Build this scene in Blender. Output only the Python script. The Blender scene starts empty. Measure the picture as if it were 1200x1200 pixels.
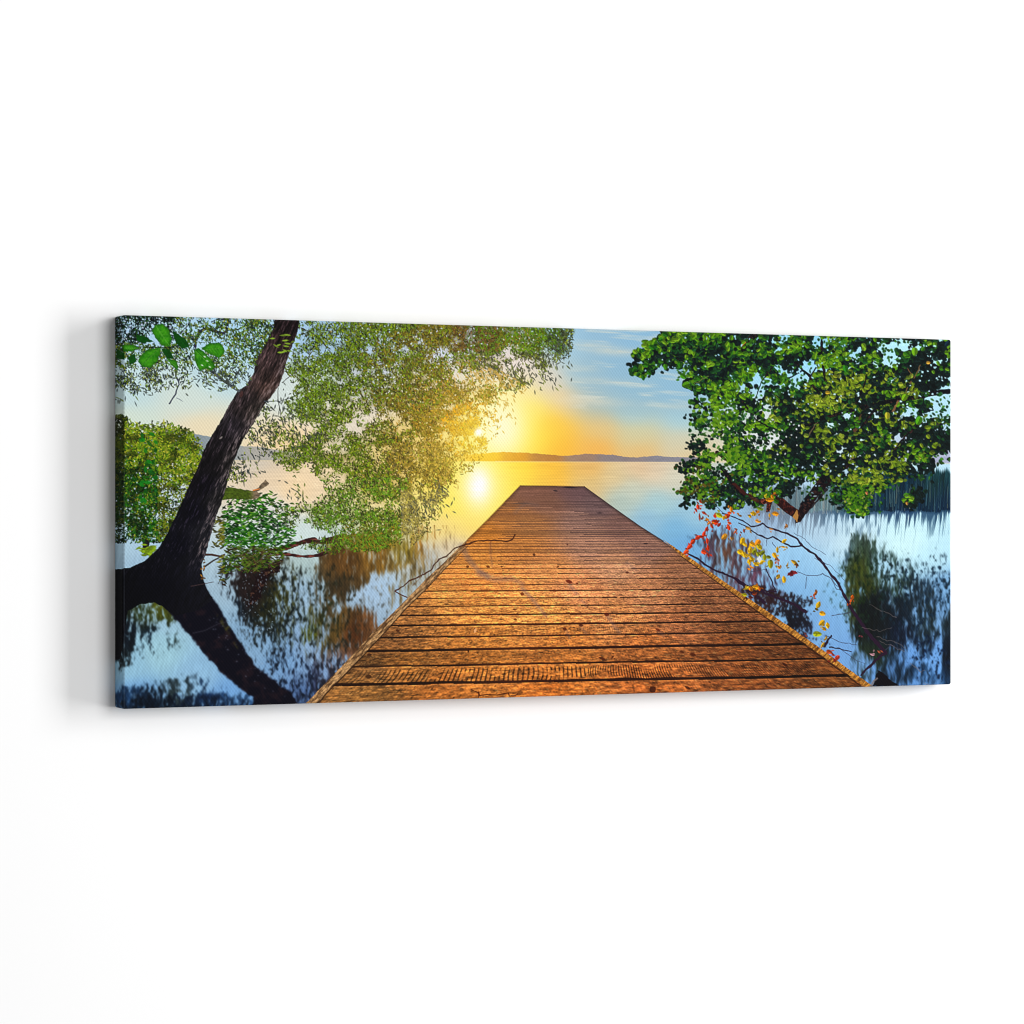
import math, random
import numpy as np

# ------------------------------------------------------------------ the printed picture
# The canvas is 100 x 40 cm.  Its print is worked out on a grid of points in the canvas's own
# (u, v) plane; X, Y below are only the units the picture was measured in (its layout chart).
CW, CH, CD = 1.00, 0.40, 0.0256            # canvas width, height, depth in metres
NX, NY, MW = 1700, 680, 44                 # grid cells across the front, down it, and round the left fold
FL, XL, ZL, UA, UB = 3428.0, -0.987, 7.42, 2.2618, 1.065

def chart_to_uv(x, y):
    k = (x - 600.0) / FL
    if k * ZL >= XL:
        u = (k * ZL - XL) / (UA - k * UB)
        z = ZL + u * UB
    else:
        d = (XL - k * ZL) / (0.9047 * k + 0.426)
        u = -d / 2.5
        z = ZL + 0.9047 * d
    return u, 0.5 + (y - 600.0) / FL * z

def to_grid(x, y):
    u, v = chart_to_uv(x, y)
    return u * NX + MW, v * NY

_u = (np.arange(NX + MW + 1, dtype=np.float32) - MW) / NX
_d = np.maximum(-_u * 2.5, 0)
_uf = np.maximum(_u, 0)
_z = ZL + UB * _uf + 0.9047 * _d
_px = 600 + FL * (XL + UA * _uf - 0.426 * _d) / _z
_v = np.arange(NY + 1, dtype=np.float32) / NY
X = np.repeat(_px[None, :], NY + 1, 0).astype(np.float32)
Y = (600 + FL * (_v[:, None] - 0.5) / _z[None, :]).astype(np.float32)
GH, GW = X.shape
SX = np.gradient(_px)                     # chart units per grid cell, along x
SX = 1.0 / np.maximum(SX, 1e-3)
SY = NY * _z / FL
IMG = np.zeros((GH, GW, 3), np.float32)
IDS = np.zeros((GH, GW), np.int16)
rnd = random.Random(7)
rng = np.random.default_rng(11)
TAB = rng.random((256, 256)).astype(np.float32)

def vn(x, y, seed=0):
    x = x + seed * 37.13; y = y + seed * 17.71
    xi = np.floor(x).astype(np.int32); yi = np.floor(y).astype(np.int32)
    fx = (x - xi).astype(np.float32); fy = (y - yi).astype(np.float32)
    fx = fx * fx * (3 - 2 * fx); fy = fy * fy * (3 - 2 * fy)
    x0 = xi & 255; x1 = (xi + 1) & 255; y0 = yi & 255; y1 = (yi + 1) & 255
    a = TAB[y0, x0] * (1 - fx) + TAB[y0, x1] * fx
    b = TAB[y1, x0] * (1 - fx) + TAB[y1, x1] * fx
    return a * (1 - fy) + b * fy

def fbm(x, y, seed=0, octs=3):
    s = 0; a = 1.0; t = 0
    for i in range(octs):
        s = s + a * vn(x * 2 ** i, y * 2 ** i, seed + 3 * i); t += a; a *= 0.55
    return s / t

def sstep(a, b, x):
    t = np.clip((x - a) / (b - a), 0, 1)
    return t * t * (3 - 2 * t)

def field(samples, x, y, ay=1.0, p=1.6, eps=60.0):
    num = 0; den = 0
    for sx, sy, r, g, b in samples:
        w = 1.0 / ((x - sx) ** 2 + ay * (y - sy) ** 2 + eps) ** p
        num = num + w[..., None] * np.array((r, g, b), np.float32); den = den + w
    return (num / den[..., None]).astype(np.float32) / 255.0

def C(*c):
    return np.array(c, np.float32) / 255.0

def win(x0, y0, x1, y1, pad=3):
    a = to_grid(x0, y0); b = to_grid(x1, y1); c = to_grid(x0, y1); d = to_grid(x1, y0)
    i0 = int(max(0, min(a[0], c[0]) - pad)); i1 = int(min(GW, max(b[0], d[0]) + pad + 1))
    j0 = int(max(0, min(a[1], d[1]) - pad)); j1 = int(min(GH, max(b[1], c[1]) + pad + 1))
    if i1 <= i0 or j1 <= j0: return None
    return slice(j0, j1), slice(i0, i1)

def comp(s, col, alpha, pid=None, thr=0.5):
    a = alpha[..., None]
    IMG[s] = IMG[s] * (1 - a) + col * a
    if pid is not None:
        IDS[s][alpha > thr] = pid

def sd_poly(pts, x, y):
    d = np.full(x.shape, 1e9, np.float32); ins = np.zeros(x.shape, bool)
    n = len(pts)
    for i in range(n):
        ax, ay = pts[i]; bx, by = pts[(i + 1) % n]
        ex, ey = bx - ax, by - ay
        t = np.clip(((x - ax) * ex + (y - ay) * ey) / (ex * ex + ey * ey + 1e-9), 0, 1)
        d = np.minimum(d, (x - ax - t * ex) ** 2 + (y - ay - t * ey) ** 2)
        if ay != by:
            c = ((ay > y) != (by > y)) & (x < (bx - ax) * (y - ay) / (by - ay) + ax)
            ins ^= c
    d = np.sqrt(d)
    return np.where(ins, d, -d)

def poly(pts, col, pid=None, soft=0.7, wob=0.0, wscale=6.0, tex=None, alpha=1.0, seed=0):
    xs = [p[0] for p in pts]; ys = [p[1] for p in pts]
    s = win(min(xs) - soft - wob, min(ys) - soft - wob, max(xs) + soft + wob, max(ys) + soft + wob)
    if s is None: return
    x = X[s]; y = Y[s]
    if wob:
        xx = x + wob * (fbm(x / wscale, y / wscale, 31 + seed) - .5) * 2
        yy = y + wob * (fbm(x / wscale, y / wscale, 57 + seed) - .5) * 2
    else:
        xx, yy = x, y
    sd = sd_poly(pts, xx, yy)
    a = np.clip(sd / soft + 0.5, 0, 1) * alpha
    c = tex(x, y, sd) if tex else np.asarray(col, np.float32)
    comp(s, c, a, pid)

def stroke(pts, w0, w1, col, pid=None, soft=0.8, alpha=1.0, tex=None, wob=0.0):
    xs = [p[0] for p in pts]; ys = [p[1] for p in pts]; m = max(w0, w1) + soft + 1
    s = win(min(xs) - m, min(ys) - m, max(xs) + m, max(ys) + m)
    if s is None: return
    x = X[s]; y = Y[s]
    if wob:
        xx = x + wob * (vn(x / 4, y / 4, 5) - .5) * 2; yy = y + wob * (vn(x / 4, y / 4, 9) - .5) * 2
    else: xx, yy = x, y
    L = [0]
    for i in range(len(pts) - 1): L.append(L[-1] + math.hypot(pts[i + 1][0] - pts[i][0], pts[i + 1][1] - pts[i][1]))
    best = np.full(x.shape, -1e9, np.float32)
    for i in range(len(pts) - 1):
        ax, ay = pts[i]; bx, by = pts[i + 1]; ex, ey = bx - ax, by - ay
        t = np.clip(((xx - ax) * ex + (yy - ay) * ey) / (ex * ex + ey * ey + 1e-9), 0, 1)
        d = np.sqrt((xx - ax - t * ex) ** 2 + (yy - ay - t * ey) ** 2)
        f = (L[i] + t * (L[i + 1] - L[i])) / L[-1]
        best = np.maximum(best, (w0 + (w1 - w0) * f) / 2 - d)
    a = np.clip(best / soft + 0.5, 0, 1) * alpha
    c = tex(x, y, best) if tex else np.asarray(col, np.float32)
    comp(s, c, a, pid, 0.4)

def leaf(x, y, l, w, ang, col, pid=None, shape=0, alpha=1.0, vein=None, soft=1.0):
    """one leaf of length l and breadth w; shape 0 lance, 1 round"""
    gx, gy = to_grid(x, y)
    ix = int(min(max(gx, 0), GW - 1)); sx = SX[ix]; sy = SY[ix]
    r = l / 2 + 0.8
    i0 = max(0, int(gx - r * sx)); i1 = min(GW, int(gx + r * sx) + 2)
    j0 = max(0, int(gy - r * sy)); j1 = min(GH, int(gy + r * sy) + 2)
    if i1 <= i0 or j1 <= j0: return
    dx = (np.arange(i0, i1, dtype=np.float32) - gx)[None, :] / sx
    dy = (np.arange(j0, j1, dtype=np.float32) - gy)[:, None] / sy
    ca, sa = math.cos(ang), math.sin(ang)
    a = dx * ca + dy * sa; b = dy * ca - dx * sa
    h = l / 2; t = a / h
    if shape == 0:
        e = (w / 2) * (1 - t * t) - np.abs(b)
    else:
        e = (1 - np.sqrt(t * t + (b / (w / 2)) ** 2 * (1 + 0.35 * t))) * (w / 2)
    al = np.clip(e * sy / soft * 0.6 + 0.5, 0, 1) * alpha
    s = (slice(j0, j1), slice(i0, i1))
    if vein is not None:
        m = np.clip(1 - np.abs(b) * sy * 0.7, 0, 1)[..., None] * (0.5)
        c = np.asarray(col, np.float32) * (1 - m) + np.asarray(vein, np.float32) * m
        c = c * (1 + 0.22 * np.sign(b))[..., None]
    else:
        c = np.asarray(col, np.float32)
    comp(s, c, al, pid, 0.45)

def dens(blobs, x, y):
    """soft union of ellipses (x, y, rx, ry, strength)"""
    m = 0.0
    for bx, by, rx, ry, k in blobs:
        q = ((x - bx) / rx) ** 2 + ((y - by) / ry) ** 2
        if q < 1.9:
            v = k * (1 if q < .45 else max(0.0, 1 - (q - .45) / 1.45))
            if abs(v) > abs(m) or v < 0: m = v if v > 0 else m + v
    return m

# part ids
(SKY, HILL, LAKE, REED, DECK, EDGE, TRUNK, CROWN, LIMB, CANOPY, BUSH, SHRUB, DRIFT, STEM, AUTUMN, BROAD, TWIG, STUB) = range(1, 19)

# ------------------------------------------------------------------ sky
sky = field([
    (150, 380, 172, 208, 235), (150, 460, 196, 222, 226), (150, 495, 215, 228, 212), (225, 470, 212, 226, 218), (235, 500, 238, 222, 186),
    (270, 400, 172, 212, 240), (255, 440, 190, 220, 228), (380, 390, 168, 205, 240), (440, 400, 180, 205, 238), (350, 470, 214, 226, 222),
    (340, 515, 246, 216, 170), (400, 490, 226, 214, 196), (430, 440, 205, 212, 228), (480, 520, 240, 208, 130), (500, 460, 224, 210, 190),
    (510, 395, 206, 216, 236), (560, 390, 190, 205, 225), (600, 430, 226, 212, 208), (615, 465, 246, 224, 166), (590, 480, 252, 240, 178),
    (600, 505, 255, 232, 66), (618, 480, 252, 226, 110), (625, 515, 255, 208, 48), (645, 500, 250, 188, 66), (650, 525, 247, 172, 54), (660, 470, 228, 200, 158), (640, 450, 212, 204, 196),
    (670, 400, 160, 200, 222), (680, 440, 164, 196, 208), (700, 390, 150, 195, 228), (705, 500, 220, 192, 136), (700, 528, 240, 176, 84),
    (750, 395, 134, 190, 232), (730, 430, 142, 190, 220), (745, 455, 150, 194, 214), (740, 485, 172, 202, 202), (745, 510, 206, 202, 162), (750, 530, 228, 186, 118),
    (790, 450, 142, 194, 226), (800, 490, 166, 204, 214), (800, 520, 204, 202, 176), (805, 533, 222, 196, 150),
    (880, 420, 160, 216, 240), (950, 400, 150, 212, 240), (1000, 470, 190, 225, 240), (1100, 400, 178, 232, 246), (1110, 470, 178, 222, 240), (900, 520, 214, 220, 220), (1100, 545, 178, 186, 208)],
    X, Y, ay=1.7, p=2.3, eps=620)
for cx, cy, rx, ry, col, k in ((600, 512, 84, 32, (252, 188, 60), .42), (596, 506, 46, 40, (255, 232, 70), .85), (584, 498, 26, 36, (255, 242, 168), .8)):
    q = k * np.exp(-((X - cx) / rx) ** 2 - ((Y - cy) / ry) ** 2)
    sky += (C(*col) - sky) * q[..., None]
mute = (.6 * sstep(505, 470, Y) * sstep(650, 700, X) * sstep(850, 800, X))[..., None]
sky += (C(142, 178, 198) - sky) * mute
d = np.sqrt(((X - 588) / 1.0) ** 2 + ((Y - 500) / 1.25) ** 2)
sky += (C(255, 246, 206) - sky) * (0.85 * np.exp(-(d / 30) ** 2))[..., None]
cl = fbm(X / 46 + 3 + Y / 60, Y / 5.5 - X / 90, 3, 3)
clm = sstep(.52, .78, cl) * sstep(500, 460, Y) * sstep(655, 690, X) * (1 - sstep(800, 840, X))
sky += (C(216, 218, 204) - sky) * (clm * .5)[..., None]
for (cx, cy, rx, ry, k) in ((722, 412, 30, 3.5, .6), (690, 404, 26, 3, .35), (690, 470, 40, 4.2, .6), (790, 476, 26, 2.6, .4), (700, 446, 40, 3, .28), (684, 432, 18, 2.6, .25)):
    q = np.exp(-((X - cx) / rx) ** 2 - ((Y - cy - (X - cx) * .05) / (ry * 1.35)) ** 2) * k * .8 * (.6 + .8 * fbm(X / 9, Y / 3, 8))
    sky += (C(226, 216, 190) - sky) * np.clip(q, 0, 1)[..., None]
IMG[:] = sky; IDS[:] = SKY

HZ = 539.0 + (X - 200) * 0.0043           # far shore line
hz_at = lambda x: 539.0 + (x - 200) * 0.0043

# ------------------------------------------------------------------ far hills
def hill_tex(x, y, sd):
    c = field([(210, 520, 132, 146, 154), (240, 530, 140, 152, 158), (320, 530, 176, 172, 162), (420, 530, 200, 176, 130), (520, 535, 250, 200, 80), (575, 535, 240, 160, 30),
               (600, 536, 214, 132, 34), (640, 537, 176, 112, 56), (680, 537, 150, 120, 104), (720, 537, 136, 124, 126), (790, 538, 134, 132, 142), (1100, 545, 166, 172, 198)], x, y, eps=30)
    return c * (0.95 + .1 * fbm(x / 5, y / 2, 4))[..., None]
poly([(130, 512), (170, 509), (195, 506), (205, 504.5), (215, 505), (228, 508.5), (243, 511), (262, 517), (285, 523), (300, 523), (330, 528), (360, 531), (420, 533), (470, 545), (130, 545)], None, HILL, .8, .5, 5, hill_tex)
poly([(508, 538), (540, 533.5), (560, 532), (570, 531), (577, 530), (597, 529.7), (622, 531), (640, 532.6), (650, 533.3), (660, 534.3), (677, 533), (686, 531.6), (700, 532.2), (718, 533), (728, 534.6), (740, 536.2), (750, 535.8), (760, 535),
      (767, 534), (780, 535), (793, 535.5), (830, 536), (830, 548), (508, 548)], None, HILL, .8, .7, 4, hill_tex)
poly([(1040, 548), (1065, 540), (1085, 536), (1120, 534), (1120, 566), (1040, 566)], None, HILL, 1.5, .8, 5, hill_tex)

# ------------------------------------------------------------------ lake
lake = field([
    (145, 600, 186, 208, 222), (145, 640, 172, 204, 222), (165, 640, 176, 206, 226), (170, 655, 160, 192, 214), (200, 590, 196, 214, 226),
    (260, 560, 232, 214, 186), (300, 546, 206, 196, 180), (310, 560, 238, 212, 176), (345, 575, 246, 216, 172), (320, 600, 220, 220, 214), (300, 640, 200, 220, 226), (265, 670, 178, 202, 214),
    (380, 560, 240, 214, 176), (350, 625, 208, 224, 222), (385, 645, 190, 210, 212), (355, 660, 178, 200, 196), (345, 690, 176, 204, 224), (440, 690, 188, 212, 232),
    (450, 560, 236, 204, 140), (470, 620, 222, 214, 176), (520, 620, 240, 214, 140), (500, 595, 244, 222, 140), (530, 640, 214, 196, 172), (500, 655, 184, 190, 190),
    (535, 590, 255, 228, 90), (520, 570, 252, 226, 100), (575, 590, 255, 222, 84), (600, 560, 255, 216, 54), (560, 550, 255, 236, 110), (610, 548, 255, 204, 40), (560, 612, 252, 212, 112), (535, 616, 248, 216, 130),
    (640, 550, 246, 176, 56), (640, 566, 238, 176, 76), (690, 548, 226, 176, 106), (690, 570, 214, 186, 132), (720, 560, 220, 196, 150), (730, 585, 170, 190, 182), (750, 548, 222, 190, 150), (770, 550, 220, 198, 168), (790, 560, 210, 206, 184),
    (740, 575, 196, 202, 184), (770, 590, 164, 200, 206), (760, 608, 140, 184, 210), (790, 620, 120, 176, 212), (800, 640, 110, 168, 214), (815, 600, 150, 192, 212), (850, 620, 130, 182, 222),
    (900, 610, 150, 178, 206), (930, 650, 150, 198, 232), (960, 620, 176, 206, 226), (1000, 630, 196, 226, 238), (1060, 640, 206, 242, 246), (1090, 655, 190, 232, 246), (1040, 670, 176, 220, 242),
    (920, 700, 146, 196, 234), (960, 740, 138, 186, 230), (990, 770, 130, 178, 228), (1000, 690, 150, 204, 240), (1090, 720, 136, 184, 230), (1095, 770, 126, 182, 242), (1060, 785, 110, 164, 226), (1110, 690, 140, 190, 230),
    (150, 780, 168, 212, 230), (190, 765, 180, 222, 230), (230, 790, 164, 206, 232), (200, 720, 178, 212, 226), (270, 815, 130, 180, 228), (160, 815, 132, 182, 226), (300, 760, 150, 186, 214), (330, 775, 138, 180, 220),
    (380, 790, 150, 180, 216), (370, 760, 160, 188, 216), (420, 740, 168, 190, 206), (360, 815, 96, 128, 176)],
    X, Y, ay=1.5, p=2.1, eps=330)
for cx, cy, rx, ry, col, k in ((600, 556, 80, 16, (250, 190, 56), .5), (570, 575, 62, 40, (255, 222, 74), .75)):
    q = k * np.exp(-((X - cx) / rx) ** 2 - ((Y - cy) / ry) ** 2)
    lake += (C(*col) - lake) * q[..., None]
rip = fbm(X / 26, Y / 1.6, 12, 3) - .5
lake = lake * (1 + rip * .10 * sstep(700, 545, Y))[..., None]
q = np.exp(-((X - 563) / 36) ** 2 - ((Y - 572) / 36) ** 2); lake += (C(255, 240, 130) - lake) * np.clip(q * .85, 0, 1)[..., None]
q = np.exp(-((X - 561) / 19) ** 2 - ((Y - 570) / 27) ** 2); lake += (C(255, 247, 196) - lake) * np.clip(q * .8, 0, 1)[..., None]
q = np.exp(-((X - 561) / 11.5) ** 2 - ((Y - 568) / 18) ** 2) * (.88 + .3 * vn(X / 12, Y / 2.2, 190)); lake += (C(253, 251, 252) - lake) * np.clip(q, 0, 1)[..., None]
stv = (.6 * vn((X + .2 * Y) / 1.7, Y / 13, 170) + .4 * vn((X + .2 * Y) / .9, Y / 7, 171) - .5) * sstep(605, 660, Y) * ((X < 545) * 1.0 + (X > 800) * .7)
lake = lake * (1 + .13 * stv)[..., None]
dp = sstep(640, 700, Y) * ((X < 545) * .08 + (X > 800) * .09)
lake = lake * (1 - dp[..., None] * np.array((1.5, 1.05, .62), np.float32))
am = np.clip((Y - HZ) / 1.0 + .5, 0, 1)
IMG[:] = IMG * (1 - am[..., None]) + lake * am[..., None]; IDS[am > .5] = LAKE
ln = np.exp(-((Y - HZ - .3) / .8) ** 2) * .35 * ((X < 350) | (X > 580))
IMG[:] += (C(236, 214, 170) - IMG) * ln[..., None]

# ------------------------------------------------------------------ soft reflections in the lake
def reflect(blobs, colours, th, sxs, sys, region, seed, soft=.2, slant=0.0):
    s = win(*region); x = X[s]; y = Y[s]
    D = np.zeros(x.shape, np.float32)
    for bx, by, rx, ry, k in blobs:
        q = ((x - bx) / rx) ** 2 + ((y - by) / ry) ** 2
        v = k * np.clip(1.35 - q * .85, 0, 1)
        D = np.maximum(D, v) if k > 0 else D + v
    wx = x + slant * y + 2.2 * (vn(x / 7, y / 6, seed + 2) - .5)
    n = .62 * vn(wx / sxs, y / sys, seed) + .38 * vn(wx / (sxs * .5), y / (sys * .45), seed + 5)
    a = sstep(th - soft, th + soft, n + D - .5)
    a *= np.clip(D * 3.5, 0, 1)
    c = field(colours, x, y, eps=25)
    m = fbm(wx / (sxs * .8), y / (sys * .8), seed + 9, 2)
    c = c * (.42 + .92 * m)[..., None]
    comp(s, c, a * .96)

# left: shaded reflections of bushes and willow
reflect([(165, 722, 36, 30, .62), (190, 712, 22, 22, .7), (146, 745, 14, 40, .75), (175, 750, 40, 22, .32), (200, 745, 14, 22, .22)],
        [(150, 740, 8, 14, 24), (170, 715, 34, 44, 14), (185, 712, 80, 84, 10), (180, 745, 14, 30, 44)], .5, 2.6, 7, (134, 695, 215, 790), 1)
reflect([(175, 822, 60, 20, .62), (150, 812, 12, 10, .45), (215, 812, 40, 22, .5), (245, 824, 60, 14, .62), (240, 800, 60, 14, .18), (285, 822, 24, 10, .4)],
        [(150, 815, 24, 54, 92), (180, 822, 8, 20, 34), (210, 815, 36, 48, 50), (240, 822, 20, 44, 80), (280, 820, 40, 76, 120)], .52, 3.4, 9, (134, 782, 300, 832), 2, .22)
# middle: brown, olive and orange streaks
reflect([(300, 690, 26, 46, .9), (285, 680, 30, 36, .46), (320, 712, 32, 44, .56), (330, 735, 26, 26, .34), (292, 735, 16, 34, .3), (275, 700, 10, 30, .3), (335, 690, 14, 50, .42)],
        [(298, 680, 30, 16, 14), (290, 700, 30, 18, 16), (320, 715, 34, 34, 10), (335, 700, 60, 60, 16), (330, 745, 30, 40, 40), (275, 710, 12, 22, 34)], .5, 1.7, 6, (250, 640, 372, 790), 3, .16)
reflect([(404, 668, 32, 38, .92), (440, 650, 56, 26, .72), (385, 690, 14, 40, .55), (480, 655, 40, 30, .46), (505, 640, 40, 36, .36), (520, 650, 30, 22, .34), (455, 690, 90, 30, .30), (475, 685, 24, 34, .4), (355, 690, 24, 30, .26), (372, 720, 10, 60, .4), (430, 700, 22, 14, -.35), (340, 720, 18, 30, .2), (450, 665, 90, 50, .2)],
        [(405, 660, 104, 66, 24), (400, 690, 62, 46, 24), (440, 650, 138, 94, 28), (470, 640, 136, 116, 36), (480, 680, 128, 108, 66), (500, 628, 176, 112, 36), (525, 650, 160, 140, 110), (380, 700, 70, 54, 28), (350, 690, 90, 100, 90)], .5, 1.9, 13, (335, 618, 552, 760), 4, .2)
reflect([(412, 742, 34, 33, .84), (385, 735, 22, 30, .42), (365, 735, 14, 26, .5), (398, 780, 36, 24, .34), (440, 745, 16, 20, .3), (375, 770, 18, 40, .36), (376, 800, 24, 34, .46), (350, 800, 18, 30, .34), (335, 745, 16, 30, .3), (340, 770, 20, 30, .2)],
        [(415, 745, 92, 48, 18), (390, 735, 96, 70, 26), (365, 740, 78, 82, 14), (400, 780, 116, 82, 66), (375, 795, 40, 44, 74), (350, 800, 34, 44, 76), (440, 745, 130, 80, 40)], .5, 1.9, 15, (322, 700, 470, 828), 5, .22)
reflect([(335, 720, 60, 70, .34), (350, 790, 46, 44, .36), (380, 800, 26, 30, .5), (400, 770, 30, 36, .34), (370, 730, 40, 40, .28), (420, 715, 60, 44, .24), (320, 760, 30, 26, .26), (395, 700, 30, 50, .34), (470, 670, 40, 30, .22)],
        [(330, 720, 16, 24, 26), (350, 790, 14, 24, 44), (390, 790, 36, 34, 44), (380, 730, 34, 40, 22), (430, 720, 48, 40, 26), (470, 680, 90, 70, 36)], .46, 2.3, 6, (270, 650, 520, 828), 14, .17)
reflect([(215, 824, 80, 12, .6), (180, 826, 60, 9, .5)], [(180, 824, 10, 20, 34), (240, 824, 14, 30, 54)], .5, 3.0, 9, (134, 806, 300, 834), 15, .2)
# leaning trunk's reflection
def refl_trunk(x, y, sd):
    n = fbm(x / 9 + y / 9, y / 12 - x / 12, 22)
    c = C(9, 8, 20) + (C(64, 62, 26) - C(9, 8, 20)) * (sstep(.45, .75, n) * sstep(13, 3, sd) * sstep(700, 730, y) * sstep(800, 770, y) * (x > 240 + (y - 700) * .62))[..., None]
    c = c + (C(44, 26, 30) - c) * (sstep(.5, .8, fbm(x / 7, y / 7, 23)) * .5)[..., None]
    return c
poly([(190, 700), (192, 712), (210, 730), (222, 745), (237, 762), (258, 787), (277, 803), (297, 818), (297, 834), (352, 834), (342, 812), (317, 795), (300, 781), (288, 762), (278, 748), (258, 715), (240, 687), (232, 660)],
     None, LAKE, 1.6, 2.2, 6, refl_trunk)
for _ in range(36):
    t = rnd.random(); x = 250 + t * 75 + rnd.uniform(-14, 14); y = 728 + t * 86 + rnd.uniform(-8, 8)
    leaf(x, y, rnd.uniform(1, 2.4), .9, rnd.uniform(-.5, .5), C(150, 160, 176), None, 0, rnd.uniform(.3, .9))
stroke([(226, 742), (240, 739), (256, 731), (268, 728)], .8, .6, C(86, 84, 92), None, .8, .7)

# right: reflections
reflect([(848, 652, 26, 34, .62), (870, 660, 20, 34, .5), (885, 672, 16, 40, .52), (838, 640, 16, 20, .3), (806, 634, 10, 8, .42), (900, 690, 20, 22, .40), (826, 650, 14, 30, .4), (870, 690, 30, 20, .5)],
        [(848, 650, 100, 60, 40), (865, 655, 82, 56, 62), (885, 680, 90, 50, 66), (806, 634, 40, 66, 96), (900, 690, 60, 40, 60), (830, 650, 80, 60, 80)], .5, 1.9, 11, (790, 618, 925, 720), 6)
reflect([(1008, 662, 20, 36, .9), (1004, 640, 10, 20, .5), (1018, 650, 22, 26, .44), (1012, 700, 22, 50, .8), (1030, 670, 18, 30, .5), (1045, 675, 14, 30, .5), (1060, 690, 22, 34, .55), (1082, 690, 24, 34, .42), (1100, 700, 22, 40, .36), (1105, 655, 6, 8, .3), (985, 655, 14, 16, .25)],
        [(1005, 665, 62, 70, 14), (1010, 690, 54, 58, 10), (1012, 720, 40, 46, 12), (1030, 660, 36, 60, 56), (1050, 690, 26, 44, 30), (1075, 700, 22, 44, 66), (1100, 690, 56, 84, 116), (985, 655, 70, 104, 132)], .52, 1.8, 11, (965, 620, 1122, 760), 7, .22)
reflect([(1030, 735, 30, 44, .95), (1055, 735, 26, 44, .72), (1020, 775, 26, 28, .5), (1050, 780, 30, 26, .62), (1085, 730, 18, 40, .62), (1113, 770, 10, 56, .9), (1075, 700, 24, 24, .5), (1100, 720, 20, 20, .35), (1080, 790, 22, 14, .5), (1100, 795, 24, 10, .4), (1065, 765, 8, 16, -.4)],
        [(1030, 735, 12, 16, 18), (1020, 770, 26, 36, 20), (1055, 740, 10, 18, 36), (1085, 730, 22, 36, 40), (1113, 770, 8, 16, 26), (1050, 785, 14, 30, 46), (1090, 795, 30, 66, 106)], .5, 2.2, 13, (985, 640, 1122, 806), 8, .3)
reflect([(1000, 690, 14, 30, .2), (985, 705, 14, 24, .2)], [(1000, 690, 60, 90, 120)], .5, 2, 8, (960, 650, 1020, 740), 9, .2)
reflect([(1060, 700, 44, 50, .34), (1095, 690, 26, 44, .34), (1035, 680, 26, 40, .3), (1090, 770, 30, 34, .34), (1008, 690, 26, 60, .34), (985, 690, 20, 30, .2)], [(1060, 700, 12, 30, 46), (1090, 770, 10, 28, 56), (1008, 690, 26, 44, 20), (1090, 690, 20, 44, 66)],
        .45, 2.5, 4.6, (965, 618, 1122, 806), 16, .13)
# dark debris in the shallows beside the pier
reflect([(932, 722, 12, 20, .85), (940, 735, 14, 20, .7), (925, 708, 18, 14, .7), (900, 700, 20, 12, .72), (960, 752, 18, 16, .32), (885, 692, 16, 8, .8), (910, 715, 22, 10, .6), (945, 705, 14, 6, .5)],
        [(930, 725, 16, 14, 22), (900, 700, 44, 24, 26), (945, 708, 30, 26, 34), (960, 752, 40, 50, 80)], .54, 1.6, 3.2, (870, 680, 990, 775), 10, .12)

def blur3(a):
    b = a.copy(); b[1:-1] = a[1:-1] * .5 + (a[2:] + a[:-2]) * .25
    c = b.copy(); c[:, 1:-1] = b[:, 1:-1] * .5 + (b[:, 2:] + b[:, :-2]) * .25
    return c
_b = IMG
for _ in range(4): _b = blur3(_b)
_m = (.8 * sstep(600, 640, Y))[..., None]
IMG[:] = IMG * (1 - _m) + _b * _m
# ------------------------------------------------------------------ reeds on the right
def reed_band():
    s = win(862, 536, 1118, 650); x = X[s]; y = Y[s]
    top = 572 - 22 * sstep(930, 1060, x) + 8 * (vn(x / 3.0, x * 0 + 3, 40) - .5) + 4 * (vn(x / 1.2, x * 0, 41) - .5)
    base = 600 + 4 * (vn(x / 14, x * 0, 44) - .5) + 3 * (vn(x / 2.2, x * 0, 49) - .5)
    wx = x + .10 * (y - 590)
    st = .6 * vn(wx / 1.5, y / 22, 42) + .4 * vn(wx / .8, y / 13, 43)
    a = sstep(top - 2, top + 5, y) * sstep(base + 3, base - 1, y) * sstep(865, 910, x)
    a *= .55 + .45 * sstep(960, 1010, x)
    c = field([(880, 585, 128, 124, 142), (920, 580, 96, 112, 124), (960, 590, 96, 122, 134), (1000, 585, 30, 72, 100), (1050, 575, 20, 58, 92), (1060, 595, 14, 46, 92), (1100, 570, 40, 84, 100), (1110, 592, 16, 50, 100)], x, y, eps=40)
    c = c * ((.30 + .70 * st)[..., None] * np.array((.8, 1.0, .90), np.float32))
    comp(s, c, a, REED, .45)
    # reflection of the reeds, fading downward
    n = .65 * vn(wx / 2.0, y / 16, 45) + .35 * vn(wx / .9, y / 9, 46)
    f = np.clip((y - base) / 46, 0, 1)
    a2 = sstep(base - 2, base + 2, y) * sstep(.28 + .62 * f ** .7 - .2, .28 + .62 * f ** .7 + .2, n) * (1 - f) ** .6 * sstep(865, 920, x)
    c2 = field([(880, 610, 130, 140, 164), (930, 615, 130, 150, 172), (1000, 605, 60, 100, 134), (1060, 605, 34, 74, 118), (1100, 610, 40, 84, 124), (1000, 630, 110, 150, 180), (1080, 630, 120, 166, 190)], x, y, eps=40)
    comp(s, c2 * .8, np.clip(a2 * (.9 + .5 * np.exp(-np.clip(y - base, 0, 99) / 10)), 0, 1) * .9)
reed_band()
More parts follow.
